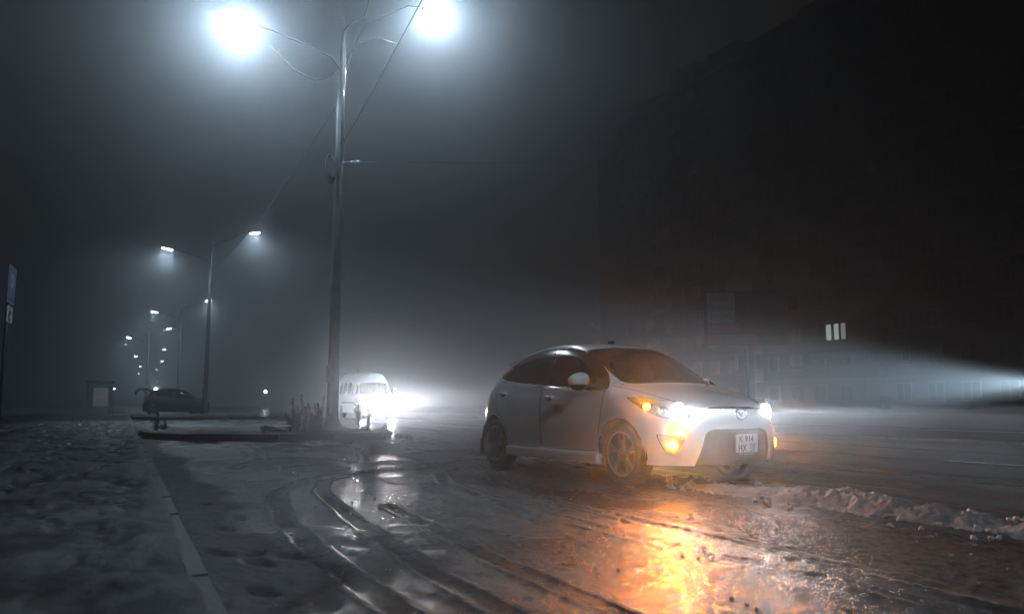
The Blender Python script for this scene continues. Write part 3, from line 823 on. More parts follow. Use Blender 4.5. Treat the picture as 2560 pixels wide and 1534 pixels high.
    box(b_, (.88, 0, .90), (.42, 1.32, .13), bev=.04); box(b_, (.70, -.36, .95), (.12, .36, .08), bev=.03); box(b_, (.72, 0, .72), (.25, .3, .4), bev=.03)
    from_bm('dashboard', b_, INTERIOR, car, smooth=False)
    def seat(x, y, w=.50):
        b_ = bmesh.new()
        box(b_, (x, y, .50), (.50, w, .16), bev=.05); box(b_, (x - .27, y, .82), (.14, w - .04, .58), Matrix.Rotation(R(-14), 4, 'Y'), bev=.05)
        if w < .7: box(b_, (x - .36, y, 1.19), (.10, .26, .17), Matrix.Rotation(R(-10), 4, 'Y'), bev=.04)
        else:
            for yy in (-.36, .36): box(b_, (x - .36, yy, 1.14), (.09, .26, .14), bev=.03)
        from_bm('seat', b_, INTERIOR, car)
    seat(.12, -.36); seat(.12, .36); seat(-.78, 0, 1.25)
    b_ = bmesh.new(); st = [(0, .18 * math.cos(a), .18 * math.sin(a)) for a in np.linspace(0, 2 * math.pi, 25)]
    tube(b_, st, .014, 8, False); cyl(b_, (0, -.17, 0), (0, .17, 0), .013, 6); cyl(b_, (0, 0, 0), (0, 0, -.17), .013, 6); cyl(b_, (-.0, 0, 0), (.25, 0, -.05), .03, 8)
    so = from_bm('steering_wheel', b_, BLACK, car, smooth=True); so.location = (.52, -.36, .97); so.rotation_euler = (0, R(-20), 0)
    # wheels
    for x in (1.245, -1.245):
        for sd in (1, -1): wheel(car, x, sd * .722, side=sd)
    # skirts, mud flaps
    for sd in (1, -1):
        b_ = bmesh.new()
        box(b_, (-.005, sd * .812, .222), (1.80, .075, .105), bev=.018)
        from_bm('side_skirt', b_, paint, car)
        b_ = bmesh.new(); box(b_, (-1.60, sd * .74, .24), (.02, .17, .20), Matrix.Rotation(R(8), 4, 'Y'), bev=.004); from_bm('mud_flap', b_, BLACK, car)
        # door handles
        for hx, hz in ((.02, .838), (-.99, .888)):
            b_ = bmesh.new()
            ys = .845 if hx > -.5 else .846
            tube(b_, [(hx + .085, sd * (ys - .012), hz), (hx + .06, sd * (ys + .014), hz + .002), (hx - .05, sd * (ys + .016), hz + .003), (hx - .09, sd * (ys - .012), hz + .004)], [.011, .013, .013, .011], 8)
            ho = from_bm('door_handle', b_, paint, car, smooth=True)
            b_ = bmesh.new(); bmesh.ops.create_uvsphere(b_, u_segments=14, v_segments=8, radius=.045); bmesh.ops.scale(b_, vec=(1.25, .16, .7), verts=b_.verts); bmesh.ops.translate(b_, vec=(hx, sd * (ys - .003), hz - .012), verts=b_.verts)
            from_bm('handle_recess', b_, mat('handle_recess', (.22, .22, .23), .4, coat=.4), ho, smooth=True)
        # mirror
        b_ = bmesh.new(); bmesh.ops.create_uvsphere(b_, u_segments=24, v_segments=16, radius=.1)
        for v in b_.verts:
            x, y, z = v.co / .1
            x2 = x * .085 if x > 0 else x * .03
            v.co = Vector((x2 + .02 * z, y * .118, z * .078 * (1 - .18 * y * sd)))
        mo = from_bm('door_mirror', b_, paint, car, smooth=True); mo.location = (.74, sd * .95, 1.0) if sd < 0 else (.66, .875, .985); mo.rotation_euler = (0, 0, R(-8 * sd)) if sd < 0 else (0, 0, R(-68)); mo.scale = (1.15, 1.12, 1.08) if sd < 0 else (.9, .9, .9)
        b_ = bmesh.new(); bmesh.ops.create_uvsphere(b_, u_segments=20, v_segments=10, radius=.1)
        for v in b_.verts:
            x, y, z = v.co / .1; v.co = Vector((x * .078, y * .112, min(z * .09, -.028) * .95 - .012))
        tube(b_, [(0, -.10 * sd, -.055), (.02, -.16 * sd, -.065), (.04, -.21 * sd, -.068)], [.035, .03, .035], 10)
        from_bm('mirror_base', b_, BLACK, mo, smooth=True)
        b_ = bmesh.new(); bmesh.ops.create_circle(b_, cap_ends=True, radius=1, segments=24)
        for v in b_.verts: v.co = Vector((-.030 + .004 * v.co.y, v.co.x * .10, v.co.y * .062))
        from_bm('mirror_glass', b_, CHROME, mo)
        # triangle quarter trim
        b_ = bmesh.new()
        for i, q in enumerate(((.80, .80, .935), (.985, .795, .912), (.84, .755, 1.03))):
            b_.verts.new((q[0], sd * (q[1] + .010), q[2]))
        b_.faces.new(b_.verts); from_bm('mirror_triangle', b_, BLACK, car)
    # chrome waist strip
    for sd in (1, -1):
        b_ = bmesh.new()
        tube(b_, [(.86, sd * .812, .907), (.45, sd * .812, .925), (0, sd * .812, .951), (-.4, sd * .811, .977), (-.85, sd * .800, 1.012), (-1.18, sd * .778, 1.045)], .0045, 6)
        from_bm('waist_moulding', b_, CHROME, car, smooth=True)
    # roof spoiler
    b_ = bmesh.new()
    for k, (x0, z0, x1, z1) in enumerate([(0, 0, 0, 0)]):
        ys = np.linspace(-.50, .50, 15); ra = []; rb = []; rc = []
        for y in ys:
            f = (abs(y) / .5) ** 3
            ra.append(b_.verts.new((-1.30, y, 1.372 - .055 * (y / .5) ** 2 - .02 * f))); rb.append(b_.verts.new((-1.52 + .06 * f, y, 1.335 - .05 * (y / .5) ** 2 - .02 * f))); rc.append(b_.verts.new((-1.40, y, 1.295 - .05 * (y / .5) ** 2 - .02 * f)))
        for i in range(14):
            b_.faces.new((ra[i], ra[i + 1], rb[i + 1], rb[i])); b_.faces.new((rb[i], rb[i + 1], rc[i + 1], rc[i]))
        b_.faces.new((ra[0], rb[0], rc[0])); b_.faces.new((ra[-1], rc[-1], rb[-1]))
    from_bm('roof_spoiler', b_, paint, car, smooth=False)
    # antenna
    b_ = bmesh.new(); box(b_, (.06, 0, 1.472), (.075, .045, .035), bev=.012); an = from_bm('antenna_base', b_, BLACK, car)
    b_ = bmesh.new(); cyl(b_, (.05, 0, 1.48), (-.34, 0, 1.74), .0028, 6); from_bm('antenna_whip', b_, BLACK, an)
    # wipers
    for y0, y1 in ((-.55, -.02), (.02, .52)):
        b_ = bmesh.new(); tube(b_, [(1.06, y0, .992), (1.045, (y0 + y1) / 2, 1.008), (1.09, y1, 1.004)], .007, 6); box(b_, (1.055, (y0 + y1) / 2, 1.004), (.012, abs(y1 - y0) * .9, .012))
        from_bm('wiper', b_, BLACK, car)
    # badge: oval ring with a winged V
    badge = thing_part('badge', car); badge.location = (2.028, 0, .672); badge.rotation_euler = (0, R(-10), 0)
    b_ = bmesh.new(); tube(b_, [(0, .066 * math.cos(a), .053 * math.sin(a)) for a in np.linspace(0, 2 * math.pi, 33)], .0065, 8, False)
    from_bm('badge_ring', b_, CHROME, badge, smooth=True)
    b_ = bmesh.new(); tube(b_, [(0, -.058, .018), (0, -.03, .016), (0, -.012, -.004), (0, 0, -.02), (0, .012, -.004), (0, .03, .016), (0, .058, .018)], [.003, .006, .007, .009, .007, .006, .003], 8)
    from_bm('badge_wings', b_, CHROME, badge, smooth=True)
    b_ = bmesh.new(); box(b_, (-.006, 0, .0), (.004, .12, .09), bev=.001); from_bm('badge_back', b_, mat('badge_back', (.5, .51, .53), .3, .6), badge)
    # grille slats behind the mouth
    for z in (.46, .39, .32, .255):
        b_ = bmesh.new(); hw = .36 + (.46 - z) * .35
        pts_ = [(2.012 - .30 * (y / .62) ** 2 - .02, y, z) for y in np.linspace(-hw, hw, 9)]
        tube(b_, pts_, .008, 6); from_bm('grille_bar', b_, BLACK, car, smooth=True)
    # number plate
    pl = thing_part('number_plate', car); pl.location = (2.055, .03, .402); pl.rotation_euler = (0, R(2), 0)
    b_ = bmesh.new(); box(b_, (0, 0, 0), (.008, .290, .172), bev=.003); from_bm('plate_board', b_, PLATE, pl)
    Rm = Matrix(((0, 0, 1, 0), (1, 0, 0, 0), (0, 1, 0, 0), (0, 0, 0, 1)))
    for tx, sz, y, z, sx in (('К', .088, -.100, .012, .78), ('914', .088, -.025, .012, .80), ('НХ', .088, -.112, -.074, .84), ('28', .062, .052, -.050, .80), ('RUS', .024, .055, -.076, .9)):
        me = text_mesh(tx, sz, sx, spacing=1.08); o = link('plate_lettering', me, pl, INK); me.transform(Rm); o.location = (.005, y, z)
    b_ = bmesh.new(); box(b_, (.0052, .092, -.004), (.001, .098, .003)); box(b_, (.0052, .0415, -.043), (.001, .003, .08))
    for bx in ((0, .083, .28, .002), (0, -.083, .28, .002)): box(b_, (.0052, bx[0], bx[1]), (.001, bx[2], bx[3]))
    from_bm('plate_border', b_, INK, pl)
    b_ = bmesh.new(); box(b_, (-.004, 0, -.096), (.010, .20, .018), bev=.002); from_bm('plate_holder', b_, GREY, pl)
    # lower lip
    return car
def thing_part(name, parent):
    o = bpy.data.objects.new(name, None); C.objects.link(o); o.parent = parent; o.empty_display_size = .05; return o
GRILLE = mat('grille_mesh', (.006, .006, .007), .9, bump=.6, bscale=180)
HOUSE = mat('lamp_housing', (.10, .10, .105), .3, .5)
POCKET = mat('fog_pocket', (.30, .31, .32), .25, .5)
K_HEAD, K_SPILL, K_FOGB, K_FOGS = 15000, 22, 1700, 130

car = hatchback('pearl white five door hatchback parked with headlights and amber fog lamps lit')
car.location = (1.12, 9.31, -.004); car.rotation_euler = (0, 0, R(-59.6))
# ------------------------------------------------------------------ the van with its beams on
VAN_ST = [
 [(2.42,.84,.28),(2.46,.87,.45),(2.47,.88,.66),(2.42,.86,.86),(2.33,.80,1.04), (2.30,.62,1.09),(2.34,.42,1.11),(2.37,.21,1.12),(2.38,0,1.125)],
 [(2.15,.93,.28),(2.15,.96,.45),(2.15,.97,.70),(2.13,.96,.92),(2.08,.91,1.13), (2.04,.80,1.20),(2.10,.53,1.235),(2.13,.27,1.25),(2.14,0,1.255)],
 [(1.82,.95,.28),(1.82,.98,.45),(1.82,.99,.70),(1.82,.985,.95),(1.80,.955,1.20), (1.78,.86,1.40),(1.88,.57,1.44),(1.91,.29,1.46),(1.92,0,1.465)],
 [(1.45,.95,.28),(1.45,.98,.45),(1.45,.99,.70),(1.45,.985,.95),(1.45,.97,1.22), (1.44,.85,1.86),(1.56,.57,1.91),(1.60,.29,1.93),(1.61,0,1.94)],
 [(1.15,.95,.28),(1.15,.98,.45),(1.15,.99,.70),(1.15,.985,.95),(1.15,.97,1.24), (1.14,.83,2.18),(1.26,.56,2.26),(1.29,.29,2.29),(1.30,0,2.30)],
 [(.70,.95,.28),(.70,.98,.45),(.70,.99,.70),(.70,.985,.95),(.70,.97,1.25), (.72,.80,2.36),(.80,.55,2.44),(.82,.28,2.465),(.83,0,2.47)],
 [(-.3,.95,.28),(-.3,.98,.45),(-.3,.99,.70),(-.3,.985,.95),(-.3,.97,1.25), (-.3,.80,2.39),(-.3,.55,2.48),(-.3,.28,2.50),(-.3,0,2.505)],
 [(-1.6,.95,.28),(-1.6,.98,.45),(-1.6,.99,.70),(-1.6,.985,.95),(-1.6,.97,1.25), (-1.6,.80,2.39),(-1.6,.55,2.47),(-1.6,.28,2.49),(-1.6,0,2.50)],
 [(-2.5,.93,.28),(-2.5,.96,.45),(-2.5,.975,.70),(-2.5,.97,.95),(-2.5,.95,1.25), (-2.45,.79,2.36),(-2.45,.54,2.44),(-2.45,.27,2.46),(-2.45,0,2.47)],
 [(-2.62,.86,.30),(-2.64,.90,.46),(-2.65,.90,.70),(-2.64,.89,.95),(-2.62,.87,1.25), (-2.56,.72,2.30),(-2.56,.50,2.38),(-2.56,.25,2.40),(-2.56,0,2.41)],
]
VAN_F = [(2.56, .28), (2.62, .45), (2.61, .66), (2.53, .87)]
VAN_R = [(-2.64, .30), (-2.68, .46), (-2.68, .70), (-2.67, .95)]
def van(label, k_beam, k_spill):
    v = thing('white_van', label, 'van')
    bm = shell(VAN_ST, VAN_F, VAN_R, levels=3)
    yp = lambda c, n: n.y > .2
    for cx in (1.62, -1.62):
        cut(bm, arch_poly(cx, .34, .40, 26), SIDE, lambda c, n: c.y > .4 and n.y > .05, 99)
    bmesh.ops.delete(bm, geom=outside_faces(bm, 99), context='FACES')
    fx = lambda c, n: n.x > .25 and n.z > .1 and c.x > .9
    cut(bm, [(-.1,1.29),(.45,1.28),(.76,1.26),(.83,1.30),(.80,1.55),(.77,1.80),(.70,1.845),(.4,1.875),(-.1,1.885)], FRONT, fx, 1)
    cut(bm, [(1.52,1.27),(1.72,1.28),(1.66,1.45),(1.50,1.74),(1.44,1.74),(1.44,1.30)], SIDE, yp, 2)
    cut(bm, smooth_poly([(1.36,1.18),(.62,1.18),(.60,1.84),(1.30,1.84),(1.36,1.76)], 1), SIDE, yp, 3)
    for i in range(3):
        x1 = .48 - i * 1.0; cut(bm, smooth_poly([(x1,1.30),(x1 - .88,1.30),(x1 - .88,1.90),(x1,1.90)], 1), SIDE, yp, 4 + i)
    hf = lambda c, n: c.x > 1.9 and c.y > .3 and (n.x * .6 + n.y * .8) > .1
    cut(bm, smooth_poly([(1.28,.98),(1.40,1.06),(1.62,.97),(1.66,.84),(1.50,.80),(1.30,.86)], 1), DIAG, hf, 10)
    cut(bm, [(-.1,.93),(.38,.93),(.44,.86),(.42,.78),(-.1,.78)], FRONT, lambda c, n: c.x > 2, 11)
    cut(bm, [(-.1,.56),(.62,.56),(.66,.50),(.60,.38),(-.1,.38)], FRONT, lambda c, n: c.x > 2, 12)
    dr = [(1.42,.40),(.56,.40),(.54,1.95),(1.40,1.95),(1.46,1.25)]
    cut(bm, dr, SIDE, yp, 30); cut(bm, inset_poly(dr, .012), SIDE, yp, 20, (30,))
    take(bm, (0, 30), 'body', [VANPAINT, SEAM], v, slots={0: 0, 30: 1})
    take(bm, (20,), 'front_door', [VANPAINT], v, 'pair')
    take(bm, (1,), 'windscreen', [WSGLASS], v)
    take(bm, (2,), 'quarter_window', [TINT], v, 'pair'); take(bm, (3,), 'front_side_window', [WSGLASS], v, 'pair')
    for i in range(3): take(bm, (4 + i,), 'passenger_window', [TINT], v, 'pair')
    take(bm, (11,), 'upper_grille', [GRILLE], v, offset=-.01); take(bm, (12,), 'lower_grille', [GRILLE], v, offset=-.01)
    pt = surf_point(bm, DIAG, 1.52, .90, hf)
    for sd, lens in zip((1, -1), take(bm, (10,), 'headlight', [HOUSE], v, 'pair')):
        p, n = pt; p = Vector((p.x, p.y * sd, p.z)); n = Vector((n.x, n.y * sd, n.z))
        b_ = bmesh.new(); bmesh.ops.create_uvsphere(b_, u_segments=18, v_segments=10, radius=.085); bmesh.ops.scale(b_, vec=(1, 1, .4), verts=b_.verts)
        o = from_bm('bulb', b_, VANHEAD, lens, smooth=True); o.location = p + n * .005; o.rotation_euler = Vector((1, .1 * sd, 0)).to_track_quat('Z', 'Y').to_euler()
        spot('dipped_beam', lens, p + n * .07, Vector((1, .03 * sd, 0)), k_beam, (1.0, .93, .95), 165, 1, .08, beam=(.19, .03, .09, .002))
        spot('lamp_spill', lens, p + n * .10, Vector((1, .1 * sd, -.1)), k_spill, (1.0, .93, .95), 178, 1, .08)
    bm.free()
    b_ = bmesh.new(); box(b_, (0, 0, .40), (4.6, 1.4, .25)); box(b_, (1.9, 0, .62), (.7, 1.4, .4)); box(b_, (-.6, 0, 1.2), (.04, 1.5, 1.2)); from_bm('underbody', b_, SEAM, v)
    b_ = bmesh.new(); box(b_, (1.55, 0, 1.10), (.5, 1.6, .2), bev=.04); from_bm('dashboard', b_, INTERIOR, v)
    for yy in (-.48, .48):
        b_ = bmesh.new(); box(b_, (.85, yy, .85), (.5, .5, .18), bev=.04); box(b_, (.58, yy, 1.25), (.14, .48, .7), bev=.04); from_bm('seat', b_, INTERIOR, v)
    for x in (1.62, -1.62):
        for sd in (1, -1): wheel(v, x, sd * .84, r=.335, rim=.215, w=.22, side=sd, spokemat=GREY)
    for sd in (1, -1):
        b_ = bmesh.new(); box(b_, (1.62, sd * 1.10, 1.42), (.09, .18, .36), bev=.03); tube(b_, [(1.60, sd * .96, 1.32), (1.60, sd * 1.08, 1.34)], .025, 8); from_bm('door_mirror', b_, BLACK, v)
        b_ = bmesh.new(); box(b_, (.0, sd * .992, .82), (2.6, .02, .10), bev=.006); from_bm('side_moulding', b_, GREY, v)
        b_ = bmesh.new(); box(b_, (-.7, sd * .80, 2.42), (3.2, .03, .03), bev=.006); from_bm('roof_gutter', b_, VANPAINT, v)
    b_ = bmesh.new(); box(b_, (2.645, 0, .48), (.012, .52, .112), bev=.002); from_bm('number_plate', b_, PLATE, v)
    b_ = bmesh.new(); cyl(b_, (.55, -.5, 2.42), (.35, -.62, 2.62), .012, 6); from_bm('antenna', b_, BLACK, v)
    return v
VANHEAD = mat('van_headlamp', (.9, .9, .9), .4, emit=(1.0, .92, .94), estr=45)
vn = van('white high roof van driving towards us behind the pole with dazzling headlights', 15000, 16)
vn.location = (-8.05, 44.3, -.012); vn.rotation_euler = (0, 0, R(-64.3))
vn2 = copy_tree(vn)
vn2['label'] = 'white high roof van driving away beyond the right edge of the far lane'
def strip_lamps(o):
    for ch in list(o.children):
        strip_lamps(ch)
        if ch.type == 'LIGHT': bpy.data.objects.remove(ch)
strip_lamps(vn2)
for ch in vn2.children:
    if ch.name.startswith('headlight'):
        b0 = [q for q in ch.children if q.name.startswith('bulb')][0]
        spot('main_beam', ch, b0.location + Vector((.08, 0, 0)), Vector((1, 0, .01)), 280000, (.72, .88, 1.0), 23, 1, .08)
vn2.scale = (1, 1, 1.32); vn2.location = (12.6, 14.5, -.012); vn2.rotation_euler = (0, 0, ROAD_ROT)

# ------------------------------------------------------------------ dark car with its tailgate up
def dark_car():
    d = thing('dark_car', 'black hatchback parked beyond the second island with its tailgate raised', 'car')
    bm = shell(HATCH_ST, HATCH_F, HATCH_R, levels=2)
    for cx in (1.245, -1.245): cut(bm, arch_poly(cx, .292, .345, 16), SIDE, lambda c, n: c.y > .35 and n.y > .05, 99)
    cut(bm, [(-1.75,1.0),(-1.75,1.45),(-1.42,1.45),(-1.42,1.0)], SIDE, lambda c, n: c.y < .55 and n.x < -.1, 99)
    bmesh.ops.delete(bm, geom=outside_faces(bm, 99), context='FACES')
    cut(bm, [(1.00,.915),(.78,1.095),(.36,1.318),(-.20,1.392),(-.88,1.325),(-1.25,1.135),(-1.17,1.055),(-.4,.985),(.55,.928)], SIDE, lambda c, n: n.y > .12, 1)
    cut(bm, [(-.1,.985),(.575,.972),(.588,1.10),(.54,1.335),(.47,1.394),(-.1,1.418)], FRONT, lambda c, n: n.x > .22 and n.z > .2 and .15 < c.x < 1.2, 2)
    take(bm, (0,), 'body', [DARKPAINT], d); take(bm, (1,), 'side_window', [TINT], d, 'pair'); take(bm, (2,), 'windscreen', [TINT], d)
    bm.free()
    for x in (1.245, -1.245):
        for sd in (1, -1): wheel(d, x, sd * .722, side=sd, spokemat=BLACK)
    b_ = bmesh.new(); box(b_, (0, 0, .32), (3.1, 1.3, .2)); box(b_, (1.3, 0, .6), (.6, 1.2, .4)); box(b_, (-1.0, 0, .85), (.1, 1.3, .6)); from_bm('underbody', b_, SEAM, d)
    b_ = bmesh.new()
    prof = [(-1.38, 1.37), (-1.62, 1.47), (-1.88, 1.505), (-2.10, 1.46), (-2.24, 1.34), (-2.26, 1.20)]
    for off, (za, m_) in enumerate([(0, 0)]):
        top = [[b_.verts.new((x, y, z - .05 * (y / .55) ** 2)) for y in np.linspace(-.56, .56, 7)] for x, z in prof]
        bot = [[b_.verts.new((x + .03, y * .96, z - .07 - .05 * (y / .55) ** 2)) for y in np.linspace(-.56, .56, 7)] for x, z in prof]
        for i in range(5):
            for j in range(6):
                b_.faces.new((top[i][j], top[i][j + 1], top[i + 1][j + 1], top[i + 1][j])); b_.faces.new((bot[i][j + 1], bot[i][j], bot[i + 1][j], bot[i + 1][j + 1]))
            for j in (0, 6): b_.faces.new((top[i][j], top[i + 1][j], bot[i + 1][j], bot[i][j]))
        for i in (0, 5):
            for j in range(6): b_.faces.new((top[i][j], top[i][j + 1], bot[i][j + 1], bot[i][j]))
    tg = from_bm('tailgate', b_, DARKPAINT, d, smooth=True)
    for sd in (1, -1):
        b_ = bmesh.new(); cyl(b_, (-1.50, sd * .52, 1.02), (-1.85, sd * .50, 1.42), .012, 6); from_bm('gas_strut', b_, CHROME, d)
        b_ = bmesh.new(); box(b_, (-1.60, sd * .62, .88), (.10, .12, .22), bev=.03); from_bm('tail_light', b_, mat('unlit_tail', (.3, .02, .02), .2, coat=1), d)
        b_ = bmesh.new(); box(b_, (.74, sd * .93, 1.0), (.1, .2, .13), bev=.04); from_bm('door_mirror', b_, DARKPAINT, d)
    return d
dc = dark_car(); dc.scale = (1.04, 1.05, 1.18); dc.location = (-21.7, 51.9, 0); dc.rotation_euler = (0, 0, math.atan2(.4335, .9012) + R(4))

# ------------------------------------------------------------------ street lamps: one post with two arms, copied down the road
def street_lamp():
    p = thing('street_lamp', 'x', 'street lamp')
    b_ = bmesh.new()
    tube(b_, [(0, 0, 0), (0, 0, .35), (0, 0, 1.75), (0, 0, 1.751), (0, 0, 8.2), (0, 0, 8.35), (0, 0, 10.2)], [.150, .143, .137, .130, .092, .062, .050], 8)
    from_bm('post', b_, GALV, p)
    b_ = bmesh.new(); box(b_, (0, 0, .03), (.50, .50, .06), bev=.01)
    from_bm('base_plate', b_, CONC, p)
    for a in (0, 90, 180, 270):
        b_ = bmesh.new(); A = R(a + 45)
        vs = [(.12, -.012, .05), (.24, -.012, .05), (.12, -.012, .36), (.12, .012, .05), (.24, .012, .05), (.12, .012, .36)]
        w = [b_.verts.new(Matrix.Rotation(R(a), 3, 'Z') @ Vector(q)) for q in vs]
        for f in ((0, 1, 2), (3, 5, 4), (0, 3, 4, 1), (1, 4, 5, 2), (2, 5, 3, 0)): b_.faces.new([w[i] for i in f])
        from_bm('gusset', b_, GALV, p)
    b_ = bmesh.new(); box(b_, (-.135, 0, 1.32), (.05, .13, .42), bev=.01); from_bm('service_hatch', b_, GALV, p)
    for sd, z0, z1 in ((-1, 9.1, 9.6), (1, 10.15, 11.0)):
        b_ = bmesh.new()
        tube(b_, [(0, 0, z0 - .3), (sd * .25, 0, z0 + .05), (sd * .9, 0, z0 + .25), (sd * 1.7, 0, z1 - .06), (sd * 2.15, 0, z1)], [.020, .019, .017, .016, .015], 8)
        arm = from_bm('arm', b_, mat('arm_paint', (.012, .012, .013), .9, spec=.1), p, smooth=True)
        b_ = bmesh.new(); box(b_, (0, 0, .045), (.66, .27, .07), bev=.03); box(b_, (0, 0, .085), (.4, .15, .04), bev=.015)
        h = from_bm('luminaire', b_, GREY, arm); h.location = (sd * 2.45, 0, z1); h.rotation_euler = (0, R(-10 * sd), 0)
        b_ = bmesh.new(); box(b_, (0, 0, -.004), (.54, .20, .035), bev=.012)
        e = from_bm('lamp_panel', b_, LAMPW, None); e.parent = p; e.location = h.location; e.rotation_euler = h.rotation_euler
        spot('lamp_light', p, Vector((sd * 2.45, 0, z1 - .06)), Vector((.16 * sd, -.0, -1)), K_STREET, (.72, .87, 1.0), 164, .8, .12, wing=(.28, 1.6))
    return p
post = street_lamp()
POSTS = [((-4.25, 19.1, .14), 'nearest twin arm street lamp, its base in weeds on the near island'),
         ((-18.0, 47.2, .14), 'twin arm street lamp just right of the parked dark car'),
         ((-32.7, 78.7, .0), 'third twin arm street lamp, its foot hidden behind the dark car roof'),
         ((-49.7, 109.2, .0), 'faint street lamp seen left of the raised tailgate of the dark car'),
         ((-69.0, 152.5, .0), 'misty street lamp, fifth from the near island'),
         ((-87.3, 194.0, .0), 'very faint street lamp, sixth from the near island'),
         ((-109.0, 240.0, .0), 'last visible street lamp, only two specks of light far down the road')]
posts = []
for i, (pos, lab) in enumerate(POSTS):
    o = post if i == 0 else copy_tree(post)
    o.location = pos; o.rotation_euler = (0, 0, math.atan2(.4335, .9012)); o['label'] = lab; o['group'] = 'street lamps along the road'; posts.append(o)
o = copy_tree(post); o.location = (8.4, -9.8, 0); o.rotation_euler = (0, 0, math.atan2(.4335, .9012)); o['label'] = 'street lamp behind the viewpoint, at the near end of the overhead cables'; o['group'] = 'street lamps along the road'
for ch in o.children:
    if ch.type == 'LIGHT': ch.data = ch.data.copy(); ch.data.energy *= 1.8

# fittings of the near post: coil, clamp, conduit, cables
P0 = Vector((-4.25, 19.1, 0))
b_ = bmesh.new()
for k in range(5):
    pts_ = [(-4.39 + .012 * k + (.115 + .006 * k) * math.cos(a) - .03, 18.92 - .02 * k, 6.40 + .02 * k + (.34 - .012 * k) * math.sin(a) - .06 * math.cos(a)) for a in np.linspace(0, 2 * math.pi, 29)]
    tube(b_, pts_, .017, 6, False)
tag(from_bm('cable_coil', b_, CABLE, None, smooth=True), 'loop of black cable hanging coiled on the near lamp post', 'cable coil')
b_ = bmesh.new(); tube(b_, [P0 + Vector((.115, -.04, 6.7)), P0 + Vector((.10, -.04, 8.2)), P0 + Vector((.085, -.03, 9.9))], .022, 8)
tag(from_bm('conduit_pipe', b_, mat('bright_conduit', (.55, .57, .6), .25, .8), None, smooth=True), 'thin pale metal conduit running up the right side of the near lamp post', 'conduit')
def wire(name, a, b, sag, rad, label, n=26, m=None):
    b_ = bmesh.new(); a = Vector(a); b = Vector(b)
    tube(b_, [a.lerp(b, k / n) - Vector((0, 0, 4 * sag * (k / n) * (1 - k / n))) for k in range(n + 1)], rad, 6)
    return tag(from_bm(name, b_, m or CABLE, None, smooth=True), label, 'cable')
wire('overhead_cable', (-4.2, 18.95, 6.92), (6.9, -9.4, 7.6), .12, .012, 'thick black cable slanting up from the post clamp past the bright right lamp')
wire('overhead_cable', (-4.25, 19.0, 8.25), (5.2, -9.4, 9.2), .1, .009, 'thinner upper cable rising from the near post beside the thick one')
wire('overhead_cable', (-4.3, 19.2, 8.25), (-17.9, 47.0, 8.6), .5, .010, 'sagging cable strung from the near post back to the second post')
wire('span_wire', (-3.75, 19.1, 6.66), (14.0, 108, 34.5), .2, .008, 'thin span wire running from the near post across the road towards the apartment block')
b_ = bmesh.new(); cyl(b_, (-4.14, 19.0, 6.62), (-3.98, 19.03, 6.63), .012, 8); cyl(b_, (-3.98, 19.03, 6.63), (-3.72, 19.1, 6.66), .030, 10)
tag(from_bm('wire_tensioner', b_, mat('bright_conduit'), None, smooth=True), 'pale cylindrical tensioner where the thin wire leaves the near post', 'insulator')
b_ = bmesh.new()
tube(b_, [(-4.16, 19.0, 8.95), (-4.05, 19.0, 9.35), (-3.8, 19.1, 9.75), (-3.4, 19.3, 9.95), (-3.0, 19.5, 9.9)], .014, 6)
tag(from_bm('hanging_cable', b_, CABLE, None, smooth=True), 'short arched cable beside the top of the near post', 'cable')
b_ = bmesh.new()
tube(b_, [(-4.33, 19.0, 9.0), (-4.5, 18.95, 8.72), (-4.85, 18.8, 8.62), (-5.3, 18.6, 8.8), (-5.8, 18.4, 9.3)], .014, 6)
tag(from_bm('hanging_cable', b_, CABLE, None, smooth=True), 'drooping cable under the left arm of the near post', 'cable')

# ------------------------------------------------------------------ parking sign
sg = thing('parking_sign', 'blue P parking sign on a slim post with a small white plate under it', 'sign', (-9.42, 14.9, .05), R(-64.3 + 90 - 4))
b_ = bmesh.new(); cyl(b_, (0, .04, -.1), (0, .04, 3.30), .03, 12); from_bm('post', b_, mat('sign_post', (.06, .06, .065), .5, .3), sg, smooth=True)
Rs = Matrix(((1, 0, 0, 0), (0, 0, -1, 0), (0, 1, 0, 0), (0, 0, 0, 1)))
SB = mat('sign_blue', (.03, .055, .14), .5); SW = mat('sign_white', (.30, .31, .32), .5)
sg.rotation_euler = (0, 0, R(112))
b_ = bmesh.new(); box(b_, (.0, 0, 2.92), (.70, .012, .70), bev=.004); pn = from_bm('sign_board', b_, SB, sg)
b_ = bmesh.new()
for c, z in (((0, -.0075, 3.255), (.66, .002, .012)), ((0, -.0075, 2.585), (.66, .002, .012)), ((-.335, -.0075, 2.92), (.012, .002, .66)), ((.335, -.0075, 2.92), (.012, .002, .66))): box(b_, c, z)
from_bm('sign_border', b_, SW, pn)
me = text_mesh('P', .66, .9, extrude=.001, align='CENTER'); me.transform(Rs); o = link('sign_lettering', me, pn, SW); o.location = (0, -.008, 2.68)
b_ = bmesh.new(); box(b_, (.0, 0, 2.37), (.50, .010, .30), bev=.003); pn2 = from_bm('small_plate', b_, SW, sg)
b_ = bmesh.new(); tube(b_, [(.11 * math.cos(a) + .02, -.007, 2.34 + .085 * math.sin(a)) for a in np.linspace(.9, 5.6, 18)], .014, 6); box(b_, (-.02, -.007, 2.42), (.03, .004, .14)); box(b_, (.05, -.007, 2.38), (.14, .004, .026))
from_bm('wheelchair_symbol', b_, INK, pn2)

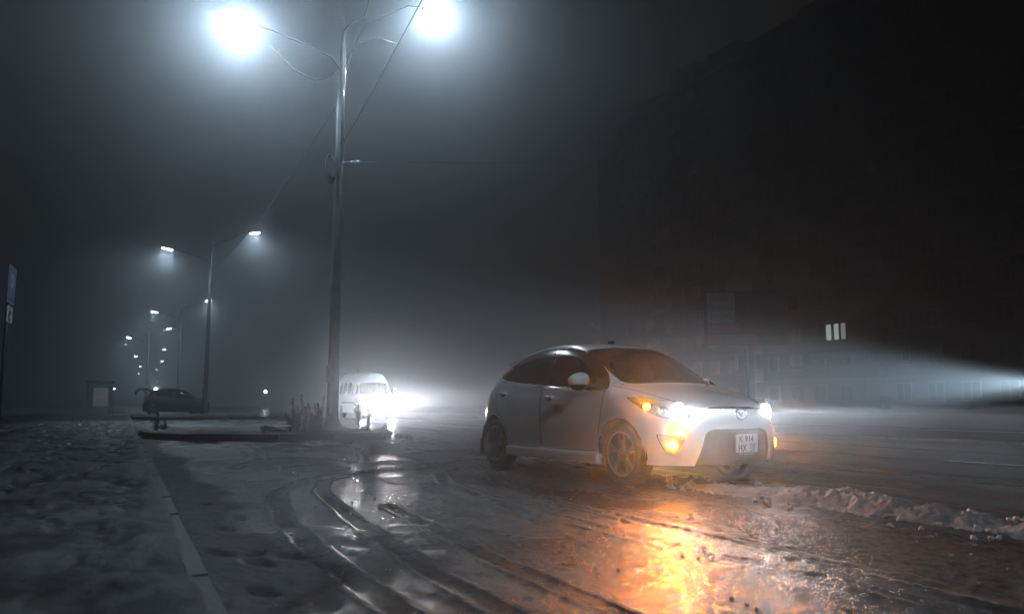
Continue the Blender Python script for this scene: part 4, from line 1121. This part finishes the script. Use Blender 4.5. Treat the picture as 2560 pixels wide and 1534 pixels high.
# ------------------------------------------------------------------ bus shelter far down the pavement
sh = thing('bus_shelter', 'small bus shelter with a pale poster panel at the far end of the pavement', 'bus shelter', (-29.6, 58.2, 0), ROAD_ROT - R(90))
b_ = bmesh.new(); box(b_, (-.2, 0, 2.30), (1.9, 3.2, .12), bev=.03); from_bm('roof', b_, BLACK, sh)
for x, y in ((-1.0, -1.4), (-1.0, 1.4), (.5, -1.4), (.5, 1.4)):
    b_ = bmesh.new(); box(b_, (x, y, 1.13), (.07, .07, 2.26)); from_bm('shelter_post', b_, GREY, sh)
b_ = bmesh.new(); box(b_, (-1.0, 0, 1.25), (.02, 2.7, 1.8)); from_bm('back_pane', b_, TINT, sh)
b_ = bmesh.new(); box(b_, (-.1, -1.40, 1.20), (.95, .10, 1.30), bev=.02); pf = from_bm('poster_case', b_, mat('shelter_frame', (.35, .36, .38), .4, .4), sh)
b_ = bmesh.new(); box(b_, (-.1, -1.455, 1.20), (.82, .006, 1.16)); from_bm('poster', b_, mat('faded_poster', (.30, .24, .24), .4, noise=.4, nscale=3, emit=(.6, .5, .52), estr=.05), pf)
b_ = bmesh.new(); box(b_, (-.7, 0, .48), (.4, 2.2, .05)); from_bm('bench', b_, BLACK, sh)

# far small lamps low over the road
def far_lamp(loc, rad, estr, label, col=(.78, .95, 1.0), k=60):
    t = thing('post_lamp', label, 'lamp', (loc[0], loc[1], 0), group='small lights in the mist')
    b_ = bmesh.new(); cyl(b_, (0, 0, -.05), (0, 0, loc[2] - rad * .5), .03, 8); from_bm('stem', b_, GREY, t)
    b_ = bmesh.new(); bmesh.ops.create_uvsphere(b_, u_segments=12, v_segments=8, radius=rad); o = from_bm('globe', b_, mat('globe_%d' % int(estr), (.9, .9, .9), .5, emit=col, estr=estr), t, smooth=True); o.location = (0, 0, loc[2])
    if k:
        L = bpy.data.lights.new('globe_light', 'POINT'); L.energy = k; L.color = col; L.shadow_soft_size = rad
        lo = bpy.data.objects.new('globe_light', L); C.objects.link(lo); lo.parent = t; lo.location = (0, 0, loc[2] + rad * 1.3)
far_lamp((-33.7, 110, 2.40), .16, 60, 'lone pale round light low over the road left of the near post')
far_lamp((-44.3, 100, 2.50), .19, 61, 'brightest small light hovering just above the raised tailgate')
far_lamp((-41.9, 100, 2.44), .07, 30, 'tiny light left of a pair over the dark car roof', k=0)
far_lamp((-41.6, 100, 2.60), .055, 20, 'tiny light right of a pair over the dark car roof', k=0)
far_lamp((-27.2, 55.0, 1.76), .055, 8, 'small white light beside the bus shelter roof', k=0)
far_lamp((35.2, 69.0, 5.0), .05, 12, 'tiny red light low in front of the dark block at right', col=(1, .12, .03), k=0)

# ------------------------------------------------------------------ advertising hoarding
bb = thing('billboard', 'dim advertising billboard on a single post before the apartment block', 'billboard', (13.25, 45.2, 0), R(-8))
BBW = mat('poster_pale', (.20, .22, .26), .5, noise=.12, nscale=1.5); BBR = mat('poster_red', (.15, .025, .03), .5); BBD = mat('poster_dark', (.01, .012, .018), .5, noise=.5, nscale=1); BBI = mat('poster_ink', (.02, .03, .04), .5); BBS = mat('poster_skin', (.04, .03, .032), .5, noise=.4, nscale=2)
b_ = bmesh.new(); cyl(b_, (0, .15, -.1), (0, .15, 4.0), .11, 14); from_bm('post', b_, GREY, bb, smooth=True)
b_ = bmesh.new(); box(b_, (0, .12, 5.6), (4.55, .18, 3.10), bev=.02); from_bm('frame', b_, BLACK, bb)
def sheet(name, x0, x1, z0, z1, m, y=.024):
    b_ = bmesh.new(); box(b_, ((x0 + x1) / 2, y, (z0 + z1) / 2), (x1 - x0, .006, z1 - z0)); return from_bm(name, b_, m, bb)
sheet('poster_sheet', -2.10, 2.18, 4.10, 7.08, BBD)
sheet('pale_panel', -2.10, -.55, 5.35, 7.08, BBW, .017); sheet('red_band', -2.10, -.30, 4.78, 5.35, BBR, .017); sheet('red_footer', -2.10, .6, 4.10, 4.66, BBR, .017)
b_ = bmesh.new(); q = [(-.25, 4.70), (.05, 5.6), (.10, 6.2), (.0, 6.7), (.25, 7.0), (.65, 7.0), (.85, 6.6), (.80, 6.1), (.95, 5.7), (1.25, 5.2), (1.35, 4.70)]
vs = [b_.verts.new((x, .016, z)) for x, z in q]; b_.faces.new(vs); from_bm('printed_figure', b_, BBS, bb)
for tx, sz, x, z, m in (('МАМА!', .42, -1.96, 6.55, BBI), ('ПОЗВОЛЬ МНЕ', .40, -1.96, 6.02, BBI), ('РОДИТЬСЯ!', .42, -1.96, 5.48, BBI), ('НЕ ХОЧЕШЬ АБОРТА  ЗАЩИТИМ', .25, -1.55, 4.36, mat('poster_letter', (.13, .10, .11), .5))):
    me = text_mesh(tx, sz, .72 if sz > .3 else .9, extrude=.002); me.transform(Rs); o = link('poster_lettering', me, bb, m); o.location = (x, .006, z)

# ------------------------------------------------------------------ apartment block across the road
BW = mat('block_wall', (.05, .05, .055), .9, noise=.25, nscale=.5, bump=.2, bscale=3)
BB2 = mat('block_band', (.10, .10, .105), .85, noise=.2, nscale=1)
WG = mat('block_window', (.02, .022, .025), .12, coat=.3); WF = mat('block_window_frame', (.12, .12, .125), .6)
WL = mat('lit_curtain', (.5, .52, .52), .8, emit=(.80, .86, .85), estr=.55, noise=.2, nscale=3)
FL = 3.0; NF = 13
blk = thing('apartment_building', 'huge dark thirteen storey apartment block across the road, one window lit', 'apartment block', W2(60, 30, 0), ROAD_ROT)   # x runs along the facade, -y is behind
def bpart(name, c, s, m, parent=None, bev=0):
    b_ = bmesh.new(); box(b_, c, s, bev=bev); return from_bm(name, b_, m, parent or blk)
bpart('wall', (29.5, -7, 19.5), (73, 14, 39.4), BW)
bpart('parapet', (29.5, -.1, 39.7), (73.2, .5, .9), BB2)
for x0, w, h_ in ((36, 5, 2.0), (43.5, 4.5, 2.6), (20, 8, 1.2), (56, 4, 1.6)): bpart('roof_housing', (x0 + 4, -3.5, 40.1 + h_ / 2), (w, 5, h_), BW)
for f in range(1, NF): bpart('floor_band', (29.5, .04, f * FL), (73, .14, .22), BB2)
bmw = bmesh.new()
box(bmw, (0, .05, 0), (1.5, .10, 1.55)); 
wm = bpy.data.meshes.new('window'); bmesh.ops.recalc_face_normals(bmw, faces=bmw.faces); bmw.to_mesh(wm); bmw.free(); wm.materials.append(WF)
pm_ = bmesh.new()
for xx in (-.36, .36): box(pm_, (xx, .10, 0), (.62, .02, 1.36))
pane = bpy.data.meshes.new('panes'); pm_.to_mesh(pane); pm_.free(); pane.materials.append(WG)
balm = bmesh.new(); box(balm, (0, .55, -.95), (3.0, 1.1, 1.1)); box(balm, (0, .55, 1.30), (3.0, 1.1, .12)); 
for xx in (-1.46, 1.46, 0): box(balm, (xx, 1.06, .4), (.07, .07, 1.7))
bme = bpy.data.meshes.new('balcony'); bmesh.ops.recalc_face_normals(balm, faces=balm.faces); balm.to_mesh(bme); balm.free(); bme.materials.append(BB2)
cols = [(-4 + 3.05 * i) for i in range(22)]
for ci, x in enumerate(cols):
    for f in range(NF):
        z = f * FL + 1.75
        if abs(x - 24.4) < 1.6 and f == 2: continue
        if ci % 5 == 3:
            o = link('balcony', bme, blk); o.location = (x, .003, z)
        else:
            o = link('window', wm, blk); o.location = (x, .003, z)
            q = link('pane', pane, o)
b_ = bmesh.new(); box(b_, (24.3, .06, 7.45), (2.5, .12, 1.75)); lw = from_bm('lit_window', b_, WG, blk); lw['label'] = 'lit window with three pale strips of curtain'
for xx, w, m in ((.86, .58, WL), (.0, .42, WL), (-.27, .10, WL), (-.86, .52, mat('lit_curtain_dim', (.4, .4, .4), .8, emit=(.8, .84, .82), estr=.30, noise=.2, nscale=3))):
    b_ = bmesh.new(); box(b_, (24.3 + xx, .125, 7.45), (w, .012, 1.48)); from_bm('lit_pane', b_, m, lw)
bpart('shop_canopy', (23, .9, 4.2), (14, 1.8, .25), BB2); bpart('shop_sign', (24, .25, 5.2), (6.8, .12, .55), BB2)

# ------------------------------------------------------------------ ploughed snow ridge, weeds, stones, litter
def bank_h(T, Sg):
    n1 = fbm(T * 3, Sg * 2.2, 4, 701); n2 = fbm(T * 12, Sg * 10, 4, 711); n3 = fbm(T * 36, Sg * 34, 3, 721); w1 = fbm(Sg * .9, T * 0, 3, 731) - .5
    tc = 4.98 - .02 * Sg + .16 * w1
    env = sstep(6.7, 5.0, Sg + .5 * w1) * (.80 + .30 * sstep(.35, .65, fbm(Sg * 1.3, T * 0 + 4, 3, 741)))
    prof = np.exp(-(np.abs(T - tc) / (.17 + .10 * n1)) ** 2.4)
    z = -.03 + prof * env * (.075 + .085 * n1 + .075 * (n2 - .45) + .03 * (n3 - .5)) + .03 * (1 - env) * 0
    z = np.where(z < -.022, -.05, z)
    return z, {'snow': np.clip(.55 + .9 * (n1 - .4) + .8 * (n2 - .5), .25, 1), 'wet': .25}
bank = grid_object('snow_ridge', axis([(4.35, 5.55, .010)]), axis([(.6, 6.9, .011)]), bank_h, SNOWB)
tag(bank, kind='stuff')
def chunk_mesh(seed):
    b_ = bmesh.new(); bmesh.ops.create_icosphere(b_, subdivisions=2, radius=1); rr = np.random.RandomState(seed)
    ph = rr.uniform(0, 6, 9)
    for v in b_.verts:
        c = v.co; d_ = 1 + .22 * math.sin(c.x * 2.6 + ph[0]) * math.sin(c.y * 3.1 + ph[1]) + .16 * math.sin(c.z * 5 + ph[2] + c.x * 4) + .08 * math.sin(c.y * 9 + ph[3])
        v.co = c * d_
    me = bpy.data.meshes.new('chunk'); b_.to_mesh(me); b_.free(); return me
def scatter(name, m, items, seed):
    b_ = bmesh.new(); ms = [chunk_mesh(seed + k) for k in range(4)]; rr = random.Random(seed)
    for (x, y, z, r) in items:
        n0 = len(b_.verts); b_.from_mesh(ms[rr.randrange(4)]); b_.verts.ensure_lookup_table()
        vs = [b_.verts[i] for i in range(n0, len(b_.verts))]
        bmesh.ops.transform(b_, matrix=Matrix.Translation((x, y, z)) @ Matrix.Rotation(rr.uniform(0, 6), 4, 'Z') @ Matrix.Rotation(rr.uniform(-1, 1), 4, 'X') @ Matrix.Diagonal((r * rr.uniform(.8, 1.4), r * rr.uniform(.8, 1.3), r * rr.uniform(.5, .9), 1)), verts=vs)
    return from_bm(name, b_, m, None, smooth=True)
rr = random.Random(11); it = []
for k in range(260):
    s_ = rr.uniform(.8, 6.6); t_ = 5.0 - .03 * s_ + rr.gauss(-.06, .20); r_ = rr.uniform(.006, .028) * (1.2 if rr.random() < .2 else 1); q = W2(t_, s_); it.append((q.x, q.y, .004 + r_ * .3 + max(0, .06 - abs(t_ - 4.98) * .35), r_))
tag(scatter('snow_crumbs', mat('crumb_snow', (.20, .20, .205), .45, noise=.4, nscale=30, bump=.5, bscale=80), it, 21), kind='stuff')
it = []
for k in range(420):
    t_ = rr.uniform(.5, 4.9); s_ = rr.uniform(1.8, 11); q = W2(t_, s_); it.append((q.x, q.y, .004, rr.uniform(.003, .010)))
tag(scatter('ice_crumbs', mat('crumb_ice', (.16, .165, .17), .12, noise=.4, nscale=30), it, 31), kind='stuff')

STONE = mat('rubble', (.11, .105, .10), .9, noise=.4, nscale=12, bump=.5, bscale=60)
slab = ['rounded stone on the island edge right of the post', 'pale lump of rubble at the tip of the near island', 'dark stone next to the tip of the near island', 'small stone behind the rubble at the island tip', 'clod lying at the foot of the near island kerb', 'low clod at the right end of the near kerb', 'flat stone between the post and the island tip', 'outermost stone where the near island meets the road']
for i, (t_, s_, z_, r_) in enumerate([(4.95, 18.0, .20, .095), (5.30, 17.4, .12, .11), (5.42, 17.0, .06, .09), (5.2, 17.8, .15, .07), (3.7, 16.2, .03, .08), (4.9, 16.25, .03, .06), (4.75, 17.8, .17, .06), (5.55, 16.7, .03, .085)]):
    me = chunk_mesh(60 + i); me.materials.append(STONE); me.polygons.foreach_set('use_smooth', [True] * len(me.polygons))
    o = link('stone', me); o.location = W2(t_, s_, z_); o.scale = (r_ * 1.2, r_, r_ * .7); o.rotation_euler = (0, 0, i)
    tag(o, slab[i], 'stone', 'stones at the tip of the near island')

WEED = mat('dry_weed', (.035, .03, .024), .85)
def weed(loc, h_, seed, label, spread=.18, dens=1.0, group='dry weeds round the near post'):
    rr = random.Random(seed); b_ = bmesh.new(); stems = rr.choice((4, 5, 6)) if h_ > .35 else 3
    for k in range(stems):
        a = rr.uniform(0, 6.283); top = Vector((math.cos(a) * spread * rr.uniform(.3, 1), math.sin(a) * spread * rr.uniform(.3, 1), h_ * (1 if k == 0 else rr.uniform(.5, .85))))
        mid = top * .5 + Vector((rr.uniform(-.03, .03), rr.uniform(-.03, .03), 0))
        pts_ = [Vector((0, 0, -.03)), mid * .55, mid, top * .8, top]
        tube(b_, pts_, [.006, .005, .004, .003, .0015], 4, False)
        nb = int(55 * dens)
        for j in range(nb):
            f = rr.uniform(.12, 1.0); i0 = min(3, int(f * 4)); p = pts_[i0].lerp(pts_[i0 + 1], f * 4 - i0)
            a2 = rr.uniform(0, 6.283); L = (.13 * (1.12 - f) + .02) * rr.uniform(.5, 1.2); d_ = Vector((math.cos(a2), math.sin(a2), rr.uniform(.4, 1.3))).normalized()
            e = p + d_ * L; tube(b_, [p, e], [.0025, .0012], 3, False)
            for q in range(3):
                c_ = p.lerp(e, rr.uniform(.3, 1)); u = Vector((rr.uniform(-1, 1), rr.uniform(-1, 1), rr.uniform(-.3, 1))).normalized() * rr.uniform(.010, .022); w_ = u.cross(d_).normalized() * rr.uniform(.004, .009)
                vs = [b_.verts.new(c_ - w_), b_.verts.new(c_ + u * .5), b_.verts.new(c_ + w_), b_.verts.new(c_ + u + Vector((0, 0, .006)))]
                b_.faces.new((vs[0], vs[1], vs[2])); b_.faces.new((vs[1], vs[3], vs[2]))
    o = from_bm('dry_weed', b_, WEED, None, recalc=False); o.location = loc; return tag(o, label, 'weed', group)
for i, (t_, s_, h_, d_, lab) in enumerate([
    (3.52, 18.75, .74, 1.2, 'tall leaning dry weed at the left of the clump by the near post'),
    (3.78, 18.9, .84, 1.2, 'tallest dry weed, second from the left in the clump by the post'),
    (4.02, 18.7, .66, 1.4, 'middle dry weed of the clump left of the near post'),
    (4.16, 18.95, .80, 1.4, 'bushy dry weed close to the left side of the near post'),
    (4.30, 18.6, .42, 1.3, 'short dry weed against the foot of the near post'),
    (3.40, 18.6, .40, 1.3, 'low dry weed bending left over the island'),
    (3.62, 18.95, .56, 1.3, 'mid height dry weed between the two tallest of the clump'),
    (3.88, 18.6, .60, 1.3, 'dense dry weed at the heart of the clump left of the post'),
    (4.22, 18.45, .55, 1.3, 'dry weed just in front of the near post foot'),
    (3.95, 18.5, .36, 1.4, 'low weed in front of the clump left of the near post'),
    (4.98, 18.6, .72, 1.1, 'feathery dry weed standing before the van headlights'),
    (5.12, 18.45, .48, 1.1, 'shorter dry weed right of the feathery one'),
    (5.30, 17.7, .18, .9, 'tiny dry weed near the stones at the island tip'),
    (2.7, 17.9, .16, .9, 'low dry tuft left of the white litter'),
    (.75, 22.3, .50, 1.2, 'dry weed in the corner of the second bay by the pavement'),
    (.95, 22.6, .30, 1.4, 'low weed beside the one in the second bay corner')]):
    weed(W2(t_, s_, .13 if s_ < 20 else .03), h_, 90 + i, lab, .10 + .1 * (i == 0), d_, 'dry weeds round the near post' if i < 14 else 'dry weeds in the second bay')
def grass(name, region, n_, seed, hmax=.09):
    rr = random.Random(seed); b_ = bmesh.new()
    for k in range(n_):
        (t0, t1, s0, s1, z_) = region[rr.randrange(len(region))]
        p = W2(rr.uniform(t0, t1), rr.uniform(s0, s1), z_); a = rr.uniform(0, 6.283); h_ = hmax * rr.uniform(.3, 1); le = Vector((math.cos(a), math.sin(a), 0)) * h_ * rr.uniform(.2, .8); w_ = Vector((-math.sin(a), math.cos(a), 0)) * .003
        vs = [b_.verts.new(p - w_), b_.verts.new(p + w_), b_.verts.new(p + le * .5 + Vector((0, 0, h_ * .7))), b_.verts.new(p + le + Vector((0, 0, h_)))]
        b_.faces.new((vs[0], vs[1], vs[2])); b_.faces.new((vs[1], vs[3], vs[2]))
    o = from_bm(name, b_, mat('dry_grass', (.05, .046, .03), .8), None, recalc=False); return tag(o, kind='stuff')
grass('dry_grass', [(3.2, 5.4, 17.3, 19.2, .11), (4.3, 5.5, 17.2, 18.8, .12), (1.2, 4.6, 17.4, 19.5, .10), (.6, 2.6, 22.0, 22.6, .02), (2.4, 3.6, 22.0, 22.5, .02)], 5200, 5)

lt = thing('litter', 'broken white and black plastic casing lying on the near island', 'litter', W2(3.05, 18.3, .14), ROAD_ROT - R(90) + R(30))
LP = mat('litter_white', (.55, .57, .6), .4, noise=.2, nscale=10)
for c, sz, ry, m in (((.14, 0, .115), (.40, .16, .035), -3, LP), ((.16, -.02, .03), (.42, .14, .030), 16, LP), ((-.14, 0, .07), (.26, .15, .10), 8, BLACK)):
    b_ = bmesh.new(); box(b_, c, sz, Matrix.Rotation(R(ry), 4, 'Y'), bev=.008); from_bm('casing_piece', b_, m, lt)

# ------------------------------------------------------------------ the fog
b_ = bmesh.new(); box(b_, (-50, 177, 23.5), (600, 480, 50))
hz = from_bm('haze', b_, None, None)
hm = bpy.data.materials.new('haze'); hm.use_nodes = True; n = hm.node_tree.nodes; n.remove(n['Principled BSDF'])
add = n.new('ShaderNodeAddShader')          # fog droplets throw most light forward and a little all round
for i, (share, g_) in enumerate(((.91, .90), (.09, .10))):
    pv = n.new('ShaderNodeVolumePrincipled'); pv.inputs['Color'].default_value = (.82, .92, 1.0, 1); pv.inputs['Density'].default_value = FOG * share; pv.inputs['Anisotropy'].default_value = g_
    hm.node_tree.links.new(pv.outputs[0], add.inputs[i])
hm.node_tree.links.new(add.outputs[0], n['Material Output'].inputs['Volume'])
hz.data.materials.append(hm); tag(hz, kind='stuff'); hz.display_type = 'WIRE'
